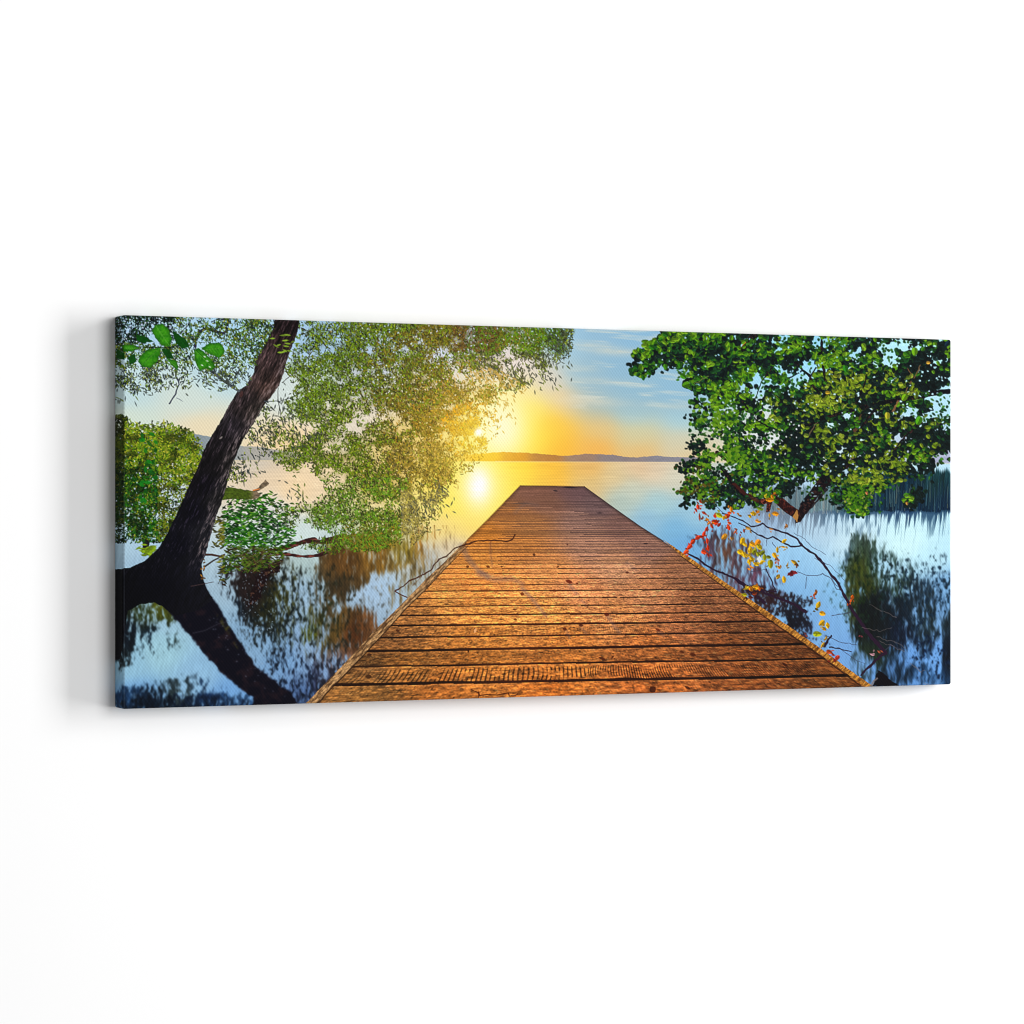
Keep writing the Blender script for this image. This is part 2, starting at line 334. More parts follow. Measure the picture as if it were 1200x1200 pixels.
for _ in range(260):
    x = rnd.uniform(985, 1114); y0 = rnd.uniform(586, 600); h = rnd.uniform(14, 34) * (.6 + .4 * (x > 1020))
    k = rnd.random()
    stroke([(x, y0), (x + rnd.uniform(-1, 3), y0 - h)], .9, .5, C(12, 38, 58) if k < .7 else (C(64, 100, 110) if k < .9 else C(110, 120, 100)), REED, .9, rnd.uniform(.35, .8))
for _ in range(120):
    x = rnd.uniform(880, 985); y0 = rnd.uniform(592, 603); h = rnd.uniform(14, 40)
    k = rnd.random()
    stroke([(x, y0), (x + rnd.uniform(-2, 2), y0 - h)], .9, .5, C(70, 84, 90) if k < .5 else C(170, 170, 164), REED, .9, rnd.uniform(.25, .6))

BASE = IMG.copy(); BIDS = IDS.copy()
def glint(x, y, l, w, an, gain=1.05, alpha=.95):
    gx, gy = to_grid(x, y); i = int(min(max(gx, 0), GW - 1)); j = int(min(max(gy, 0), GH - 1))
    leaf(x, y, l, w, an, np.clip(BASE[j, i] * gain, 0, 1), int(BIDS[j, i]), 0 if w < .6 * l else 1, alpha)
# ------------------------------------------------------------------ driftwood
def wood_dark(x, y, sd):
    n = fbm(x / 7, y / 2.2, 60)
    return C(48, 22, 22) + (C(128, 66, 56) - C(48, 22, 22)) * sstep(.4, .8, n)[..., None]
poly([(322, 644), (332, 639), (345, 636), (362, 630), (369, 630), (374, 633), (388, 629), (400, 626), (420, 625), (424, 628), (408, 632), (395, 636), (376, 638), (366, 636.5), (352, 639), (338, 644), (326, 647)], None, DRIFT, .8, .9, 4, wood_dark)
poly([(322, 648), (335, 647.5), (352, 650.5), (368, 650), (380, 646), (390, 646.5), (376, 652.5), (360, 654), (345, 652.5), (325, 650.5)], None, DRIFT, .8, .6, 4, wood_dark)
poly([(296, 690), (300, 676), (312, 664), (328, 655), (328.5, 671), (318, 672), (310, 684), (306, 700), (290, 712)], None, DRIFT, 1.2, 2, 4, lambda x, y, sd: C(24, 12, 14) + (C(76, 50, 40) - C(24, 12, 14)) * (sstep(.5, .85, fbm(x / 3, y / 3, 61)))[..., None])
stroke([(237, 650), (248, 650), (258, 652), (263, 650)], 3, 2, C(70, 44, 34), DRIFT)
stroke([(240, 664), (250, 657), (262, 651)], 2.2, 1.6, C(60, 50, 44), DRIFT)
stroke([(265, 660), (263, 668), (256, 684)], 1.2, .8, C(60, 60, 60), DRIFT)

# ------------------------------------------------------------------ pier
HX, HZY = 661.0, 541.0
def gap_inv(y): return 1.0 / np.maximum(y - HZY, 1.0)
N0, DN = .003876, .00034
DECK_PTS = [(609.5, 569.3), (685, 570.3), (723, 597.5), (750, 616.5), (777, 634), (800, 649), (828, 668.5), (862, 692), (906, 722.5), (939, 745.5), (967, 765), (999, 789), (1024, 806.5), (1024, 840),
            (340, 840), (360, 824), (408, 774), (443, 736), (467, 712), (500, 678), (523, 657), (548, 632), (572, 608.5)]
def deck_tex(x, y, sd):
    base = field([
        (625, 575, 140, 92, 74), (670, 575, 116, 82, 82), (640, 590, 132, 88, 68), (700, 592, 112, 84, 82), (590, 605, 166, 98, 40), (620, 612, 156, 96, 48), (680, 610, 134, 96, 84), (730, 615, 116, 80, 72), (570, 625, 184, 104, 28), (610, 640, 170, 100, 40),
        (690, 640, 154, 106, 84), (760, 640, 128, 88, 76), (560, 650, 196, 116, 40), (640, 665, 190, 114, 56), (720, 665, 176, 118, 82), (800, 668, 128, 78, 52), (600, 690, 222, 128, 54), (560, 690, 222, 124, 46), (680, 690, 208, 122, 70), (760, 695, 186, 114, 70), (830, 700, 130, 74, 44),
        (560, 715, 206, 122, 46), (520, 700, 196, 120, 48), (640, 720, 208, 126, 52), (720, 725, 190, 112, 56), (800, 730, 152, 84, 46), (880, 735, 116, 62, 32), (480, 725, 146, 88, 38), (460, 745, 124, 74, 34), (560, 750, 196, 112, 38), (660, 755, 196, 108, 38), (760, 760, 176, 92, 36), (860, 765, 136, 68, 28), (940, 770, 108, 54, 22),
        (430, 785, 112, 70, 32), (480, 780, 150, 88, 32), (560, 775, 176, 98, 32), (660, 785, 182, 98, 32), (760, 790, 160, 80, 28), (880, 795, 126, 62, 24), (980, 798, 104, 54, 20), (430, 812, 124, 78, 32), (520, 810, 160, 86, 28), (650, 808, 176, 88, 24), (760, 802, 156, 76, 26)], x, y, ay=2.2, p=1.8, eps=60)
    base = base * (1 + .12 * np.exp(-((x - 610) / 120) ** 2 - ((y - 695) / 50) ** 2) + .13 * sstep(640, 590, y))[..., None]
    # plank number with a slight tilt; grain runs along the planks
    tilt = (-.024 * sstep(590, 800, y) + .006) * (x - 672)
    wv = .7 * (fbm(x / 60, y / 14, 71, 2) - .5)
    yt = y - tilt + wv * np.clip((y - 560) / 120, 0, 2)
    n = (1.0 / np.maximum(yt - HZY, 8.0) - N0) / DN
    k = np.floor(n); f = 1 - (n - k)                    # f: 0 at the far edge of a plank, 1 at its near edge
    hgt = DN * np.maximum(yt - HZY, 8.0) ** 2            # height of this plank
    ki = k.astype(np.int32)
    prnd = TAB[(ki * 7) & 255, (ki * 13 + 5) & 255]; prnd2 = TAB[(ki * 11 + 3) & 255, (ki * 5 + 90) & 255]
    depth = np.maximum(y - HZY, 20)
    gx = (x - HX) / depth                               # along-plank coordinate
    g1 = fbm(gx * 13 + k * 9.7, f * 6 + k * 3.1, 72, 3); g2 = fbm(gx * 44 + k * 5, f * 13 + k * 7.3, 73, 2); g3 = vn(gx * 130 + k * 3, f * 12 + k, 74)
    c = base * (.90 + .28 * prnd)[..., None]
    c = c * (1 + (.60 * (g1 - .5) + .62 * (g2 - .5) + .34 * (g3 - .5)) * np.clip(hgt / 9, .28, 1))[..., None]
    warm = (g2 - .45) * np.clip(hgt / 8, 0, 1)
    c = c + (np.clip(warm, 0, 1) * .30)[..., None] * C(255, 170, 60)
    # ring marks sawn across some planks
    rg = np.sin(gx * np.where(gx > .12, 520, 300) + (f - 1.0) ** 2 * np.where(gx > .12, -9, 9) - np.where(gx > .12, 6, -7) * f + 5.0 * vn(gx * 7, f * 1.5, 75)) * .5 + .5
    rsel = ((k == 0) * (.9 * sstep(-1.3, -.6, gx) * sstep(.95, .2, gx) + .15) + (k == 3) * .25 + (k == 4) * .28 * (gx > .2) + (k == 0) * .3 * (gx > .3))
    c = c * (1 - .5 * rsel * sstep(.4, .9, rg) * sstep(.05, .25, f) * sstep(.2, .5, vn(gx * 14, f * 3, 88)))[..., None]
    # weathered light flecks
    fl = sstep(.78, .9, vn(gx * 100, f * 11 + k * 2.7, 76)) * np.clip(hgt / 12, 0, .6)
    c = c + (C(240, 190, 110) - c) * fl[..., None] * .36
    dk = sstep(.80, .92, vn(gx * 62 + 40, f * 8 + k * 4.7, 77)) * np.clip(hgt / 9, 0, .75)
    c = c * (1 - .42 * dk)[..., None]
    # gap at the near edge
    gw = .10 + .12 * prnd2 + .05 * (vn(gx * 18, k, 78) - .5)
    pxg = (1 - f) * hgt
    gwid = np.maximum(gw * hgt, .75)
    ga = np.clip((gwid - pxg) / .8 + .5, 0, 1) * (.45 + .55 * np.clip(hgt / 5, 0, 1)) * (.8 + .2 * sstep(.2, .45, vn(gx * 9 + k, k * 3.3, 79) + .35 * (prnd2 > .3)))
    gc = field([(620, 590, 84, 48, 40), (700, 600, 62, 44, 52), (560, 660, 110, 50, 14), (640, 720, 74, 26, 8), (800, 720, 40, 16, 10), (480, 780, 34, 16, 8), (700, 790, 44, 14, 6), (950, 790, 22, 10, 6)], x, y)
    c = c * (1 - ga)[..., None] + gc * ga[..., None]
    # a lit lip just past the gap
    lip = np.exp(-((f * hgt - .8) / .9) ** 2) * np.clip(hgt / 10, 0, .5)
    c = c + (C(226, 150, 80) - c) * lip[..., None] * .35
    lum = (c @ np.array((.3, .59, .11), np.float32))[..., None]
    c = lum + (c - lum) * .88
    c = c * (1 - .10 * sstep(760, 900, x) * sstep(680, 740, y))[..., None]
    sh = sstep(5, 0, sd) * sstep(800, 690, y)
    return np.clip(c * (1 - .25 * sh)[..., None], 0, 1)
poly(DECK_PTS, None, DECK, .7, .35, 6, deck_tex)
# shadows of branches printed across the boards
for pts, w, a in (([(541, 640), (549, 655), (560, 668), (572, 676)], 8, .38), ([(562, 672), (580, 679), (600, 678), (612, 684)], 9, .3), ([(575, 636), (575, 650), (577, 664)], 2, .3), ([(612, 690), (622, 700), (632, 712), (640, 722)], 5, .42),
                  ([(668, 686), (676, 696)], 5, .34), ([(682, 704), (687, 709)], 3, .3), ([(712, 722), (720, 734), (726, 741)], 4, .36), ([(664, 740), (668, 748)], 3, .34), ([(681, 735), (687, 742)], 2.5, .34), ([(772, 740), (778, 745)], 3, .3), ([(604, 600), (616, 590), (630, 592)], 5, .2), ([(735, 660), (745, 668)], 5, .2)):
    stroke(pts, w, w * .6, C(104, 92, 100), None, 4, a)
# knots, curled leaves and dirt lying on the boards
for (x, y, l, w, an, col) in ((667, 681.5, 9, 4, .35, (96, 26, 10)), (676, 684, 4, 2, -.5, (90, 30, 12)), (711, 720, 7, 4, .3, (84, 24, 12)), (662, 737, 5, 4, .5, (80, 28, 12)), (681, 733, 6, 3, .1, (74, 30, 14)), (771, 738, 7, 3, .5, (96, 34, 16)), (802, 739, 5, 2.5, -.4, (110, 54, 24)),
                          (612, 696, 5, 4, .2, (110, 40, 14)), (650, 692, 4, 2, .9, (96, 44, 18)), (735, 671, 4, 2.5, 0, (80, 34, 24)), (626, 650, 4, 3, .8, (84, 44, 22)), (654, 664, 4, 2, -.6, (98, 46, 18)), (548, 652 + 12, 4, 3, 0, (90, 44, 16)), (665, 638, 3, 2, 1, (90, 50, 40)),
                          (603, 714, 5, 2, 0, (100, 44, 16)), (557, 739, 3, 6, .3, (236, 170, 110)), (604, 726, 5, 2.5, .3, (110, 48, 16)), (706, 772, 10, 3, .4, (74, 26, 8)), (718, 770, 5, 2, -.8, (80, 32, 10)), (812, 767, 8, 3.5, .3, (70, 26, 8)), (799, 764, 6, 2.5, .3, (80, 34, 12)), (765, 808, 9, 8, .9, (60, 22, 8)),
                          (806, 806, 8, 3, .5, (66, 26, 8)), (920, 779, 8, 3, .6, (56, 20, 8)), (814, 705, 7, 2, 0, (52, 26, 14)), (466, 739, 5, 2.5, .2, (70, 34, 14)), (432, 793, 8, 5, .1, (64, 36, 16)), (433, 767, 6, 3, .1, (60, 30, 14)), (549, 763, 2, 5, .2, (48, 18, 6)), (725, 700, 4, 3, -.6, (226, 150, 90)),
                          (588, 664, 3, 2, 0, (86, 40, 20)), (572, 664, 5, 3, .4, (96, 44, 16)), (651, 575, 6, 2, .2, (54, 40, 44)), (668, 571.3, 17, 1.8, .02, (34, 26, 34)), (612, 590, 24, 1.4, 0, (84, 64, 58)), (703, 601, 8, 1.6, 0, (54, 40, 44)), (757, 637, 6, 1.6, .1, (46, 32, 36)), (690, 614, 8, 1.2, 0, (70, 52, 50))):
    leaf(x, y, l, w, an, C(*col), None, 0, .88)
stroke([(561, 811), (562, 815), (570, 814), (582, 814.5), (596, 812), (597, 816), (604, 815), (607, 813)], 1.3, 1.0, C(70, 22, 8), None)
stroke([(561, 818), (561, 812), (552, 808)], 1.1, .8, C(80, 30, 10), None)
# boards edging the deck
def edge_tex(c0, c1):
    def t(x, y, sd):
        n = fbm((x - y) / 12, (x + y) / 2.2, 81, 3)
        m = vn((x - y) / 3, (x + y) / 1.6, 84)
        c = C(*c0) + (C(*c1) - C(*c0)) * sstep(.25, .75, n)[..., None]
        return c * (.78 + .42 * m)[..., None]
    return t
poly([(548, 632), (523, 656.5), (500, 678), (467, 712), (443, 735), (408, 773), (358, 825), (352, 834), (366, 834), (383, 811), (407, 787), (425, 768.5), (453, 738.5), (478, 711), (500, 690), (523, 665), (545, 640)], None, EDGE, .8, .5, 5, edge_tex((96, 66, 40), (190, 146, 96)))
stroke([(548, 640), (523, 665), (500, 690), (478, 711), (453, 739), (425, 769), (407, 788), (383, 812), (372, 826)], .8, 1.8, C(44, 26, 14), None, .9, .8)
poly([(777, 632.5), (800, 647.5), (828, 667), (862, 690.5), (906, 721), (939, 744), (967, 763.5), (999, 787.5), (1026, 806), (1014, 806), (985, 784), (955, 762.5), (930, 745), (897, 722), (856, 692.5), (826, 671), (799, 651.5)], None, EDGE, .8, .4, 5, edge_tex((112, 66, 22), (206, 142, 58)))
stroke([(799, 652.5), (826, 672), (856, 693.5), (897, 723.5), (930, 746.5), (955, 764.5), (985, 786), (1014, 808)], .8, 1.6, C(44, 22, 8), None, .9, .75)
stroke([(609.5, 569), (685, 570)], .9, .9, C(74, 46, 34), None, .8, .7)
stroke([(609.5, 569), (572, 608), (548, 632)], .8, .8, C(110, 62, 22), None, .9, .6)
stroke([(685, 570.5), (723, 598), (750, 617), (777, 634)], 1.2, 1.4, C(56, 42, 44), None, .9, .8)

# ------------------------------------------------------------------ right tree: limbs, then its leafy canopy
def limb_tex(c0, c1, s=62):
    def t(x, y, sd):
        n = fbm((x + y) / 3.2, (x - y) / 3.2, s)
        return C(*c0) + (C(*c1) - C(*c0)) * sstep(.45, .85, n)[..., None]
    return t
CAN = [  # canopy density
    (772, 408, 14, 22, .85), (790, 404, 24, 20, .95), (757, 424, 14, 16, .8), (748, 433, 10, 12, .7), (782, 424, 10, 12, .7), (815, 405, 40, 34, .95), (840, 400, 50, 30, .95), (808, 442, 12, 10, .8), (815, 450, 16, 9, .75), (840, 435, 36, 34, .95), (826, 462, 12, 12, .7), (855, 460, 40, 40, .92),
    (842, 490, 30, 24, .85), (830, 500, 18, 22, .7), (860, 505, 44, 32, .86), (832, 525, 22, 22, .68), (858, 535, 46, 24, .9), (822, 548, 28, 16, .75), (810, 541, 14, 8, .6), (850, 560, 50, 22, .9), (825, 575, 30, 16, .85), (812, 581, 18, 12, .75), (845, 583, 36, 12, .8), (872, 590, 22, 9, .6), (890, 560, 40, 26, .95),
    (900, 420, 50, 40, .82), (880, 395, 50, 18, .9), (925, 400, 50, 24, .85), (985, 410, 40, 34, .86), (1010, 405, 34, 26, .9), (960, 460, 60, 34, .88), (905, 480, 46, 34, .72), (925, 520, 50, 30, .9), (940, 545, 40, 24, .9), (985, 490, 60, 40, .95), (1020, 450, 50, 34, .9), (1080, 420, 40, 40, .92), (1095, 450, 30, 36, .8),
    (1060, 480, 50, 40, .9), (1000, 530, 60, 40, .97), (1050, 520, 60, 36, .95), (1095, 510, 34, 30, .9), (985, 570, 26, 24, .85), (1006, 585, 17, 17, .95), (1020, 555, 40, 22, .8), (1060, 545, 40, 16, .7), (1088, 550, 20, 16, .6), (1074, 575, 10, 12, .7), (1066, 588, 7, 8, .6), (960, 556, 20, 14, .6), (930, 565, 18, 10, .5), (1108, 560, 10, 10, .3),
    (1040, 500, 60, 30, .9), (905, 545, 30, 30, .9)]
HOLES = [(792, 440, 14, 8), (804, 428, 6, 5), (893, 445, 7, 9), (889, 462, 9, 7), (878, 402, 5, 5), (906, 512, 9, 6), (893, 524, 8, 5), (873, 488, 6, 5), (824, 466, 9, 4), (838, 522, 10, 9), (832, 505, 7, 5), (858, 478, 5, 5), (947, 432, 11, 10), (935, 443, 12, 6), (957, 400, 7, 9), (920, 396, 6, 5), (900, 480, 8, 8), (1043, 418, 9, 14), (1056, 402, 12, 6), (1100, 393, 12, 5), (1108, 460, 12, 9), (1108, 484, 14, 7),
         (1068, 482, 10, 7), (1080, 492, 8, 5), (993, 488, 7, 6), (975, 498, 7, 4), (1000, 418, 6, 5), (1027, 427, 5, 5), (845, 540, 8, 7), (858, 548, 6, 5), (1102, 536, 10, 5), (1090, 465, 10, 6), (985, 402, 4, 4), (912, 430, 5, 5), (1045, 445, 6, 4), (870, 455, 5, 5), (910, 460, 6, 5), (1085, 560, 12, 5), (945, 575, 9, 12), (1106, 470, 14, 8), (1100, 484, 16, 6), (1112, 500, 9, 5), (1036, 408, 8, 8), (968, 402, 5, 8), (930, 452, 7, 5), (858, 440, 5, 4), (968, 578, 7, 7), (1046, 572, 10, 6), (1030, 590, 10, 8)]
def can_d(x, y):
    v = dens(CAN, x, y)
    if v <= 0: return 0
    for hx, hy, rx, ry in HOLES:
        q = ((x - hx) / rx) ** 2 + ((y - hy) / ry) ** 2
        if q < 1.2: v *= .06 if q < .8 else .4
    g = .6 * float(vn(np.float32(x / 12.0), np.float32(y / 9.0), 180)) + .4 * float(vn(np.float32(x / 5.0), np.float32(y / 4.5), 181))
    if g < .34: v *= .12 if g < .29 else .5
    return v
# deep shade between the leaves: dark leaves first
def green_at(x, y, layer):
    k = rnd.random(); n = float(vn(np.float32(x / 17.0), np.float32(y / 13.0), 91)); n2 = float(vn(np.float32(x / 40.0), np.float32(y / 30.0), 95))
    dark = 0.25 + .5 * (x > 900) * (.3 + n2) - .25 * (x < 870) + .35 * (500 < y < 530) * (x > 930) + .25 * (y < 400) * (x > 870) + .3 * (535 < y < 575) * (880 < x < 950) + .3 * (x > 1060) * (y > 480)
    if layer == 0:
        base = (6, 16, 14) if k < .5 else ((14, 34, 30) if k < .8 else (26, 54, 16))
        if x < 870 and k > .4: base = (22, 62, 22)
    elif layer == 1:
        base = (24, 66, 16) if k < .5 else ((48, 98, 14) if k < .8 else (12, 46, 36))
        if n + .9 * rnd.random() - .3 < dark: base = (5, 16, 14) if k < .6 else (16, 42, 20)
    else:
        base = (84, 136, 16) if k < .45 else ((54, 118, 22) if k < .75 else (122, 152, 30))
        if x > 910 and y > 440 and y < 565 and n > .4: base = (128, 146, 30) if k < .5 else (160, 164, 48) if k < .62 else (84, 118, 18)
        if n + .8 * rnd.random() - .42 < dark * .8: base = (20, 62, 22) if k < .5 else ((8, 26, 18) if k < .8 else (40, 92, 24))
        if x < 850 and y > 560: base = (92, 84, 24) if k < .4 else (60, 96, 18)
        if 985 < x < 1024 and y > 570: base = (112, 160, 26) if k < .6 else (66, 122, 20)
    j = rnd.uniform(.66, 1.3)
    if layer == 2: j *= .93 if x > 880 else .86
    if layer > 0 and k > .1 and rnd.random() < .16: j *= .35
    return np.clip(C(*base) * j, 0, 1)
def canopy_pass(layer, n, lo, hi, thr):
    for _ in range(n):
        x = rnd.uniform(736, 1119); y = rnd.uniform(384, 606)
        dv = can_d(x, y)
        if dv * (.55 + .9 * float(vn(np.float32(x / 9.0), np.float32(y / 8.0), 97 + layer))) < thr + rnd.random() * .28: continue
        small = .72 if (x < 880 and y > 470) else (.85 if y > 530 else 1.0)
        if 985 < x < 1024 and y > 568: small = .5
        l = rnd.uniform(lo, hi) * small
        leaf(x, y, l, l * rnd.uniform(.62, .92), rnd.uniform(0, 3.14), green_at(x, y, layer), CANOPY, 1, .96)
canopy_pass(0, 9000, 4.2, 7, .43)
# limbs
poly([(964, 560), (957, 569), (949, 581), (940, 590), (936, 596), (931, 606), (932, 613.5), (938, 611.5), (946, 601), (956, 586), (968, 571), (980, 556), (1000, 545), (990, 540)], None, LIMB, .8, .7, 4, limb_tex((20, 10, 14), (64, 40, 34)))
poly([(906, 577), (911, 577), (918, 584), (926, 591), (935, 597), (938, 603), (931, 606.5), (922, 602), (913, 594), (906, 586)], None, LIMB, .8, .6, 4, limb_tex((36, 12, 14), (92, 40, 30)))
poly([(846, 548), (853, 551), (858, 562), (866, 572), (876, 580), (887, 586), (896, 584), (906, 578), (911, 580), (905, 588), (902, 600), (898, 600), (899, 590), (893, 592), (880, 590), (868, 582), (858, 571), (850, 560)], None, LIMB, .8, .6, 4, limb_tex((40, 12, 12), (130, 60, 40)))
poly([(929, 606), (934, 597), (936, 604), (934, 612)], C(170, 120, 60), LIMB, .8, .6, 3)
for pts, w0, w1, col in (([(884, 392), (875, 404), (864, 416)], 8, 3.5, (44, 20, 12)), ([(876, 400), (871, 406)], 4, 3, (210, 120, 40)), ([(963, 392), (963, 420), (966, 436), (968, 449)], 2.6, 3.4, (16, 18, 42)), ([(932, 424), (941, 434), (950, 441), (953, 452), (959, 459)], 2.5, 3.2, (20, 18, 30)),
                         ([(963, 420), (957, 430), (950, 441)], 1.8, 1.8, (24, 26, 44)), ([(941, 434), (923, 444)], 2.2, 1.4, (16, 20, 36)), ([(1118, 458), (1103, 459), (1085, 463), (1070, 466), (1040, 471), (1010, 477), (985, 482), (965, 492)], 5, 8, (9, 9, 16)), ([(1118, 489), (1104, 494), (1090, 503)], 2, 3, (50, 50, 44)),
                         ([(840, 530), (850, 538), (858, 541)], 4, 2.5, (36, 18, 16)), ([(964, 492), (940, 500), (925, 508)], 6, 3, (12, 10, 10)), ([(1016, 478), (1010, 490), (1001, 506)], 6, 4, (84, 56, 36)), ([(822, 492), (832, 500), (842, 512)], 1.6, 2, (60, 60, 70))):
    stroke(pts, w0, w1, C(*col), LIMB, .8, 1, None, .5)
def spray(n, lo, hi, top, thr):
    made = 0
    while made < n:
        x = rnd.uniform(738, 1119); y = rnd.uniform(384, 604)
        dv = can_d(x, y)
        nz = float(vn(np.float32(x / 13.0), np.float32(y / 11.0), 97))
        if dv * (.5 + .95 * nz) < thr + rnd.random() * .25: made += .25; continue
        made += 1
        small = .72 if (x < 880 and y > 470) else (.88 if y > 530 else 1.0)
        R = rnd.uniform(5, 9.5) * small; el = rnd.uniform(1.5, 2.6); an = rnd.gauss(.30 if x > 900 else -.25, .42)
        ca, sa = math.cos(an), math.sin(an)
        shade = float(vn(np.float32(x / 30.0), np.float32(y / 22.0), 91)) + .22 * rnd.gauss(0, 1)
        shade -= .18 * (x > 1050) + .16 * (500 < y < 575) * (880 < x < 950) + .12 * (y < 410) * (x > 860) + .14 * (x > 1060) * (y > 490) + .1 * (540 < y) * (x > 1020) - .10 * (x < 870)
        warm = (x > 905 and 440 < y < 570) * float(vn(np.float32(x / 24.0), np.float32(y / 20.0), 95))
        L = []
        for _ in range(int(rnd.uniform(9, 17))):
            a = rnd.gauss(0, .5) * R * el; b = rnd.gauss(0, .5) * R
            lx, ly = x + a * ca - b * sa, y + a * sa + b * ca
            if can_d(lx, ly) < .10: continue
            t = shade + .34 * (-(ly - y) * .9 - (lx - x) * .3) / R + rnd.gauss(0, .13)
            L.append((t, lx, ly))
        L.sort()
        for t, lx, ly in L:
            t = t * top - (.06 if lx < 880 else .125)
            if t < .26: c = C(4, 14, 14) + rnd.random() * C(10, 18, 16)
            elif t < .44: c = C(12, 46, 18) + rnd.random() * C(14, 26, 16)
            elif t < .62: c = C(34, 86, 12) + rnd.random() * C(24, 24, 8)
            else: c = C(70, 120, 8) + rnd.random() * C(40, 28, 22)
            if warm > .42 and t > .4: c = c * .4 + (C(118, 124, 26) if rnd.random() < .8 else C(170, 164, 60)) * .6
            if lx < 860 and ly > 545 and rnd.random() < .35 and t > .35: c = C(84, 74, 20) * rnd.uniform(.6, 1.1)
            l = rnd.uniform(lo, hi) * small
            leaf(lx, ly, l, l * rnd.uniform(.58, .9), an + rnd.gauss(0, .8), c, CANOPY, 1, .97, c * .72 if l > 4.6 else None)
spray(560, 4.2, 7.2, .80, .36)
spray(470, 4.0, 6.8, 1.0, .44)
for pts, w0, w1 in (([(1118, 458), (1100, 460), (1085, 463), (1066, 467), (1042, 470), (1012, 477), (988, 483), (962, 492), (944, 500)], 5.5, 3.5), ([(1030, 473), (1016, 492), (1002, 512)], 4, 2), ([(1000, 480), (1010, 460), (1016, 440)], 3, 1.6), ([(963, 392), (963, 420), (966, 436), (968, 449)], 2.6, 3.2), ([(932, 424), (941, 434), (950, 441), (953, 452), (959, 459)], 2.2, 3), ([(884, 392), (876, 403), (866, 414)], 7, 3.5), ([(846, 548), (852, 556), (858, 566), (868, 576), (878, 583)], 4, 6.5), ([(965, 560), (952, 578), (942, 592)], 7, 8), ([(870, 470), (886, 492), (900, 500)], 1.6, 2.2), ([(1080, 495), (1060, 512), (1046, 530)], 3, 1.6), ([(905, 430), (892, 448), (884, 470)], 1.6, 1.2), ([(836, 420), (812, 428), (792, 420)], 2, 1.2)):
    stroke(pts, w0, w1, None, LIMB, .8, .96, limb_tex((8, 8, 14), (58, 34, 30)), .7)
for pts, w0, w1, col in (([(1079, 428), (1070, 444), (1062, 456), (1058, 468)], 1.4, 2.2, (150, 110, 70)), ([(1053, 470), (1046, 482)], 3.5, 2.5, (176, 120, 76)), ([(1070, 440), (1064, 432)], 1.4, 1.4, (150, 100, 60)), ([(958, 495), (946, 512)], 1.4, 2.2, (130, 106, 80)), ([(1003, 532), (996, 540)], 2, 1, (150, 110, 80)), ([(830, 440), (815, 450)], 1.2, 1, (130, 150, 70)), ([(1010, 484), (1004, 500)], 4, 4, (96, 64, 44)), ([(822, 492), (834, 502)], 1.4, 1.6, (170, 180, 180)), ([(968, 574), (945, 601)], 4, 3, (26, 12, 16)), ([(860, 567), (872, 578), (888, 587)], 4.5, 5, (84, 30, 24)), ([(1116, 458), (1092, 461)], 4.5, 5, (9, 10, 22))):
    stroke(pts, w0 * .8, w1 * .8, C(*col) * .8, LIMB, .8, .8, None, 1.2)
spray(190, 3.8, 6.4, 1.06, .44)
for _ in range(420):     # the bright fine cluster low on the right
    x = rnd.gauss(1005, 9); y = rnd.gauss(585, 8)
    if ((x - 1006) / 19) ** 2 + ((y - 584) / 17) ** 2 > 1: continue
    k = rnd.random()
    leaf(x, y, rnd.uniform(2.4, 4.2), rnd.uniform(1.8, 2.8), rnd.uniform(0, 3), C(*((78, 126, 14) if k < .35 else ((48, 98, 12) if k < .65 else ((18, 52, 14) if k < .92 else (150, 160, 60))))), CANOPY, 1, .95)
for _ in range(3600):    # sky showing between the leaves
    x = rnd.uniform(745, 1116); y = rnd.uniform(392, 592)
    nn = float(vn(np.float32(x / 22.0), np.float32(y / 18.0), 160)); hole = 0
    for hx, hy, rx, ry in HOLES:
        if ((x - hx) / (rx * 1.5)) ** 2 + ((y - hy) / (ry * 1.5)) ** 2 < 1: hole = .5
    if can_d(x, y) < .2 and not hole: continue
    if rnd.random() > .42 * max(0, nn - .34) + hole * .35: continue
    glint(x, y, rnd.uniform(1.4, 4.2 if hole else 3.2), rnd.uniform(1.0, 2.2), rnd.uniform(0, 3), 1.06, rnd.uniform(.7, 1))
for _ in range(500):     # sprays crossing the gaps
    hx, hy, rx, ry = HOLES[rnd.randrange(len(HOLES))]
    x = rnd.gauss(hx, rx * .7); y = rnd.gauss(hy, ry * .7)
    leaf(x, y, rnd.uniform(2.6, 5), rnd.uniform(1.6, 3.4), rnd.uniform(0, 3), C(*((20, 66, 26) if rnd.random() < .5 else (50, 100, 24))) * rnd.uniform(.6, 1.3), CANOPY, 1, .95)
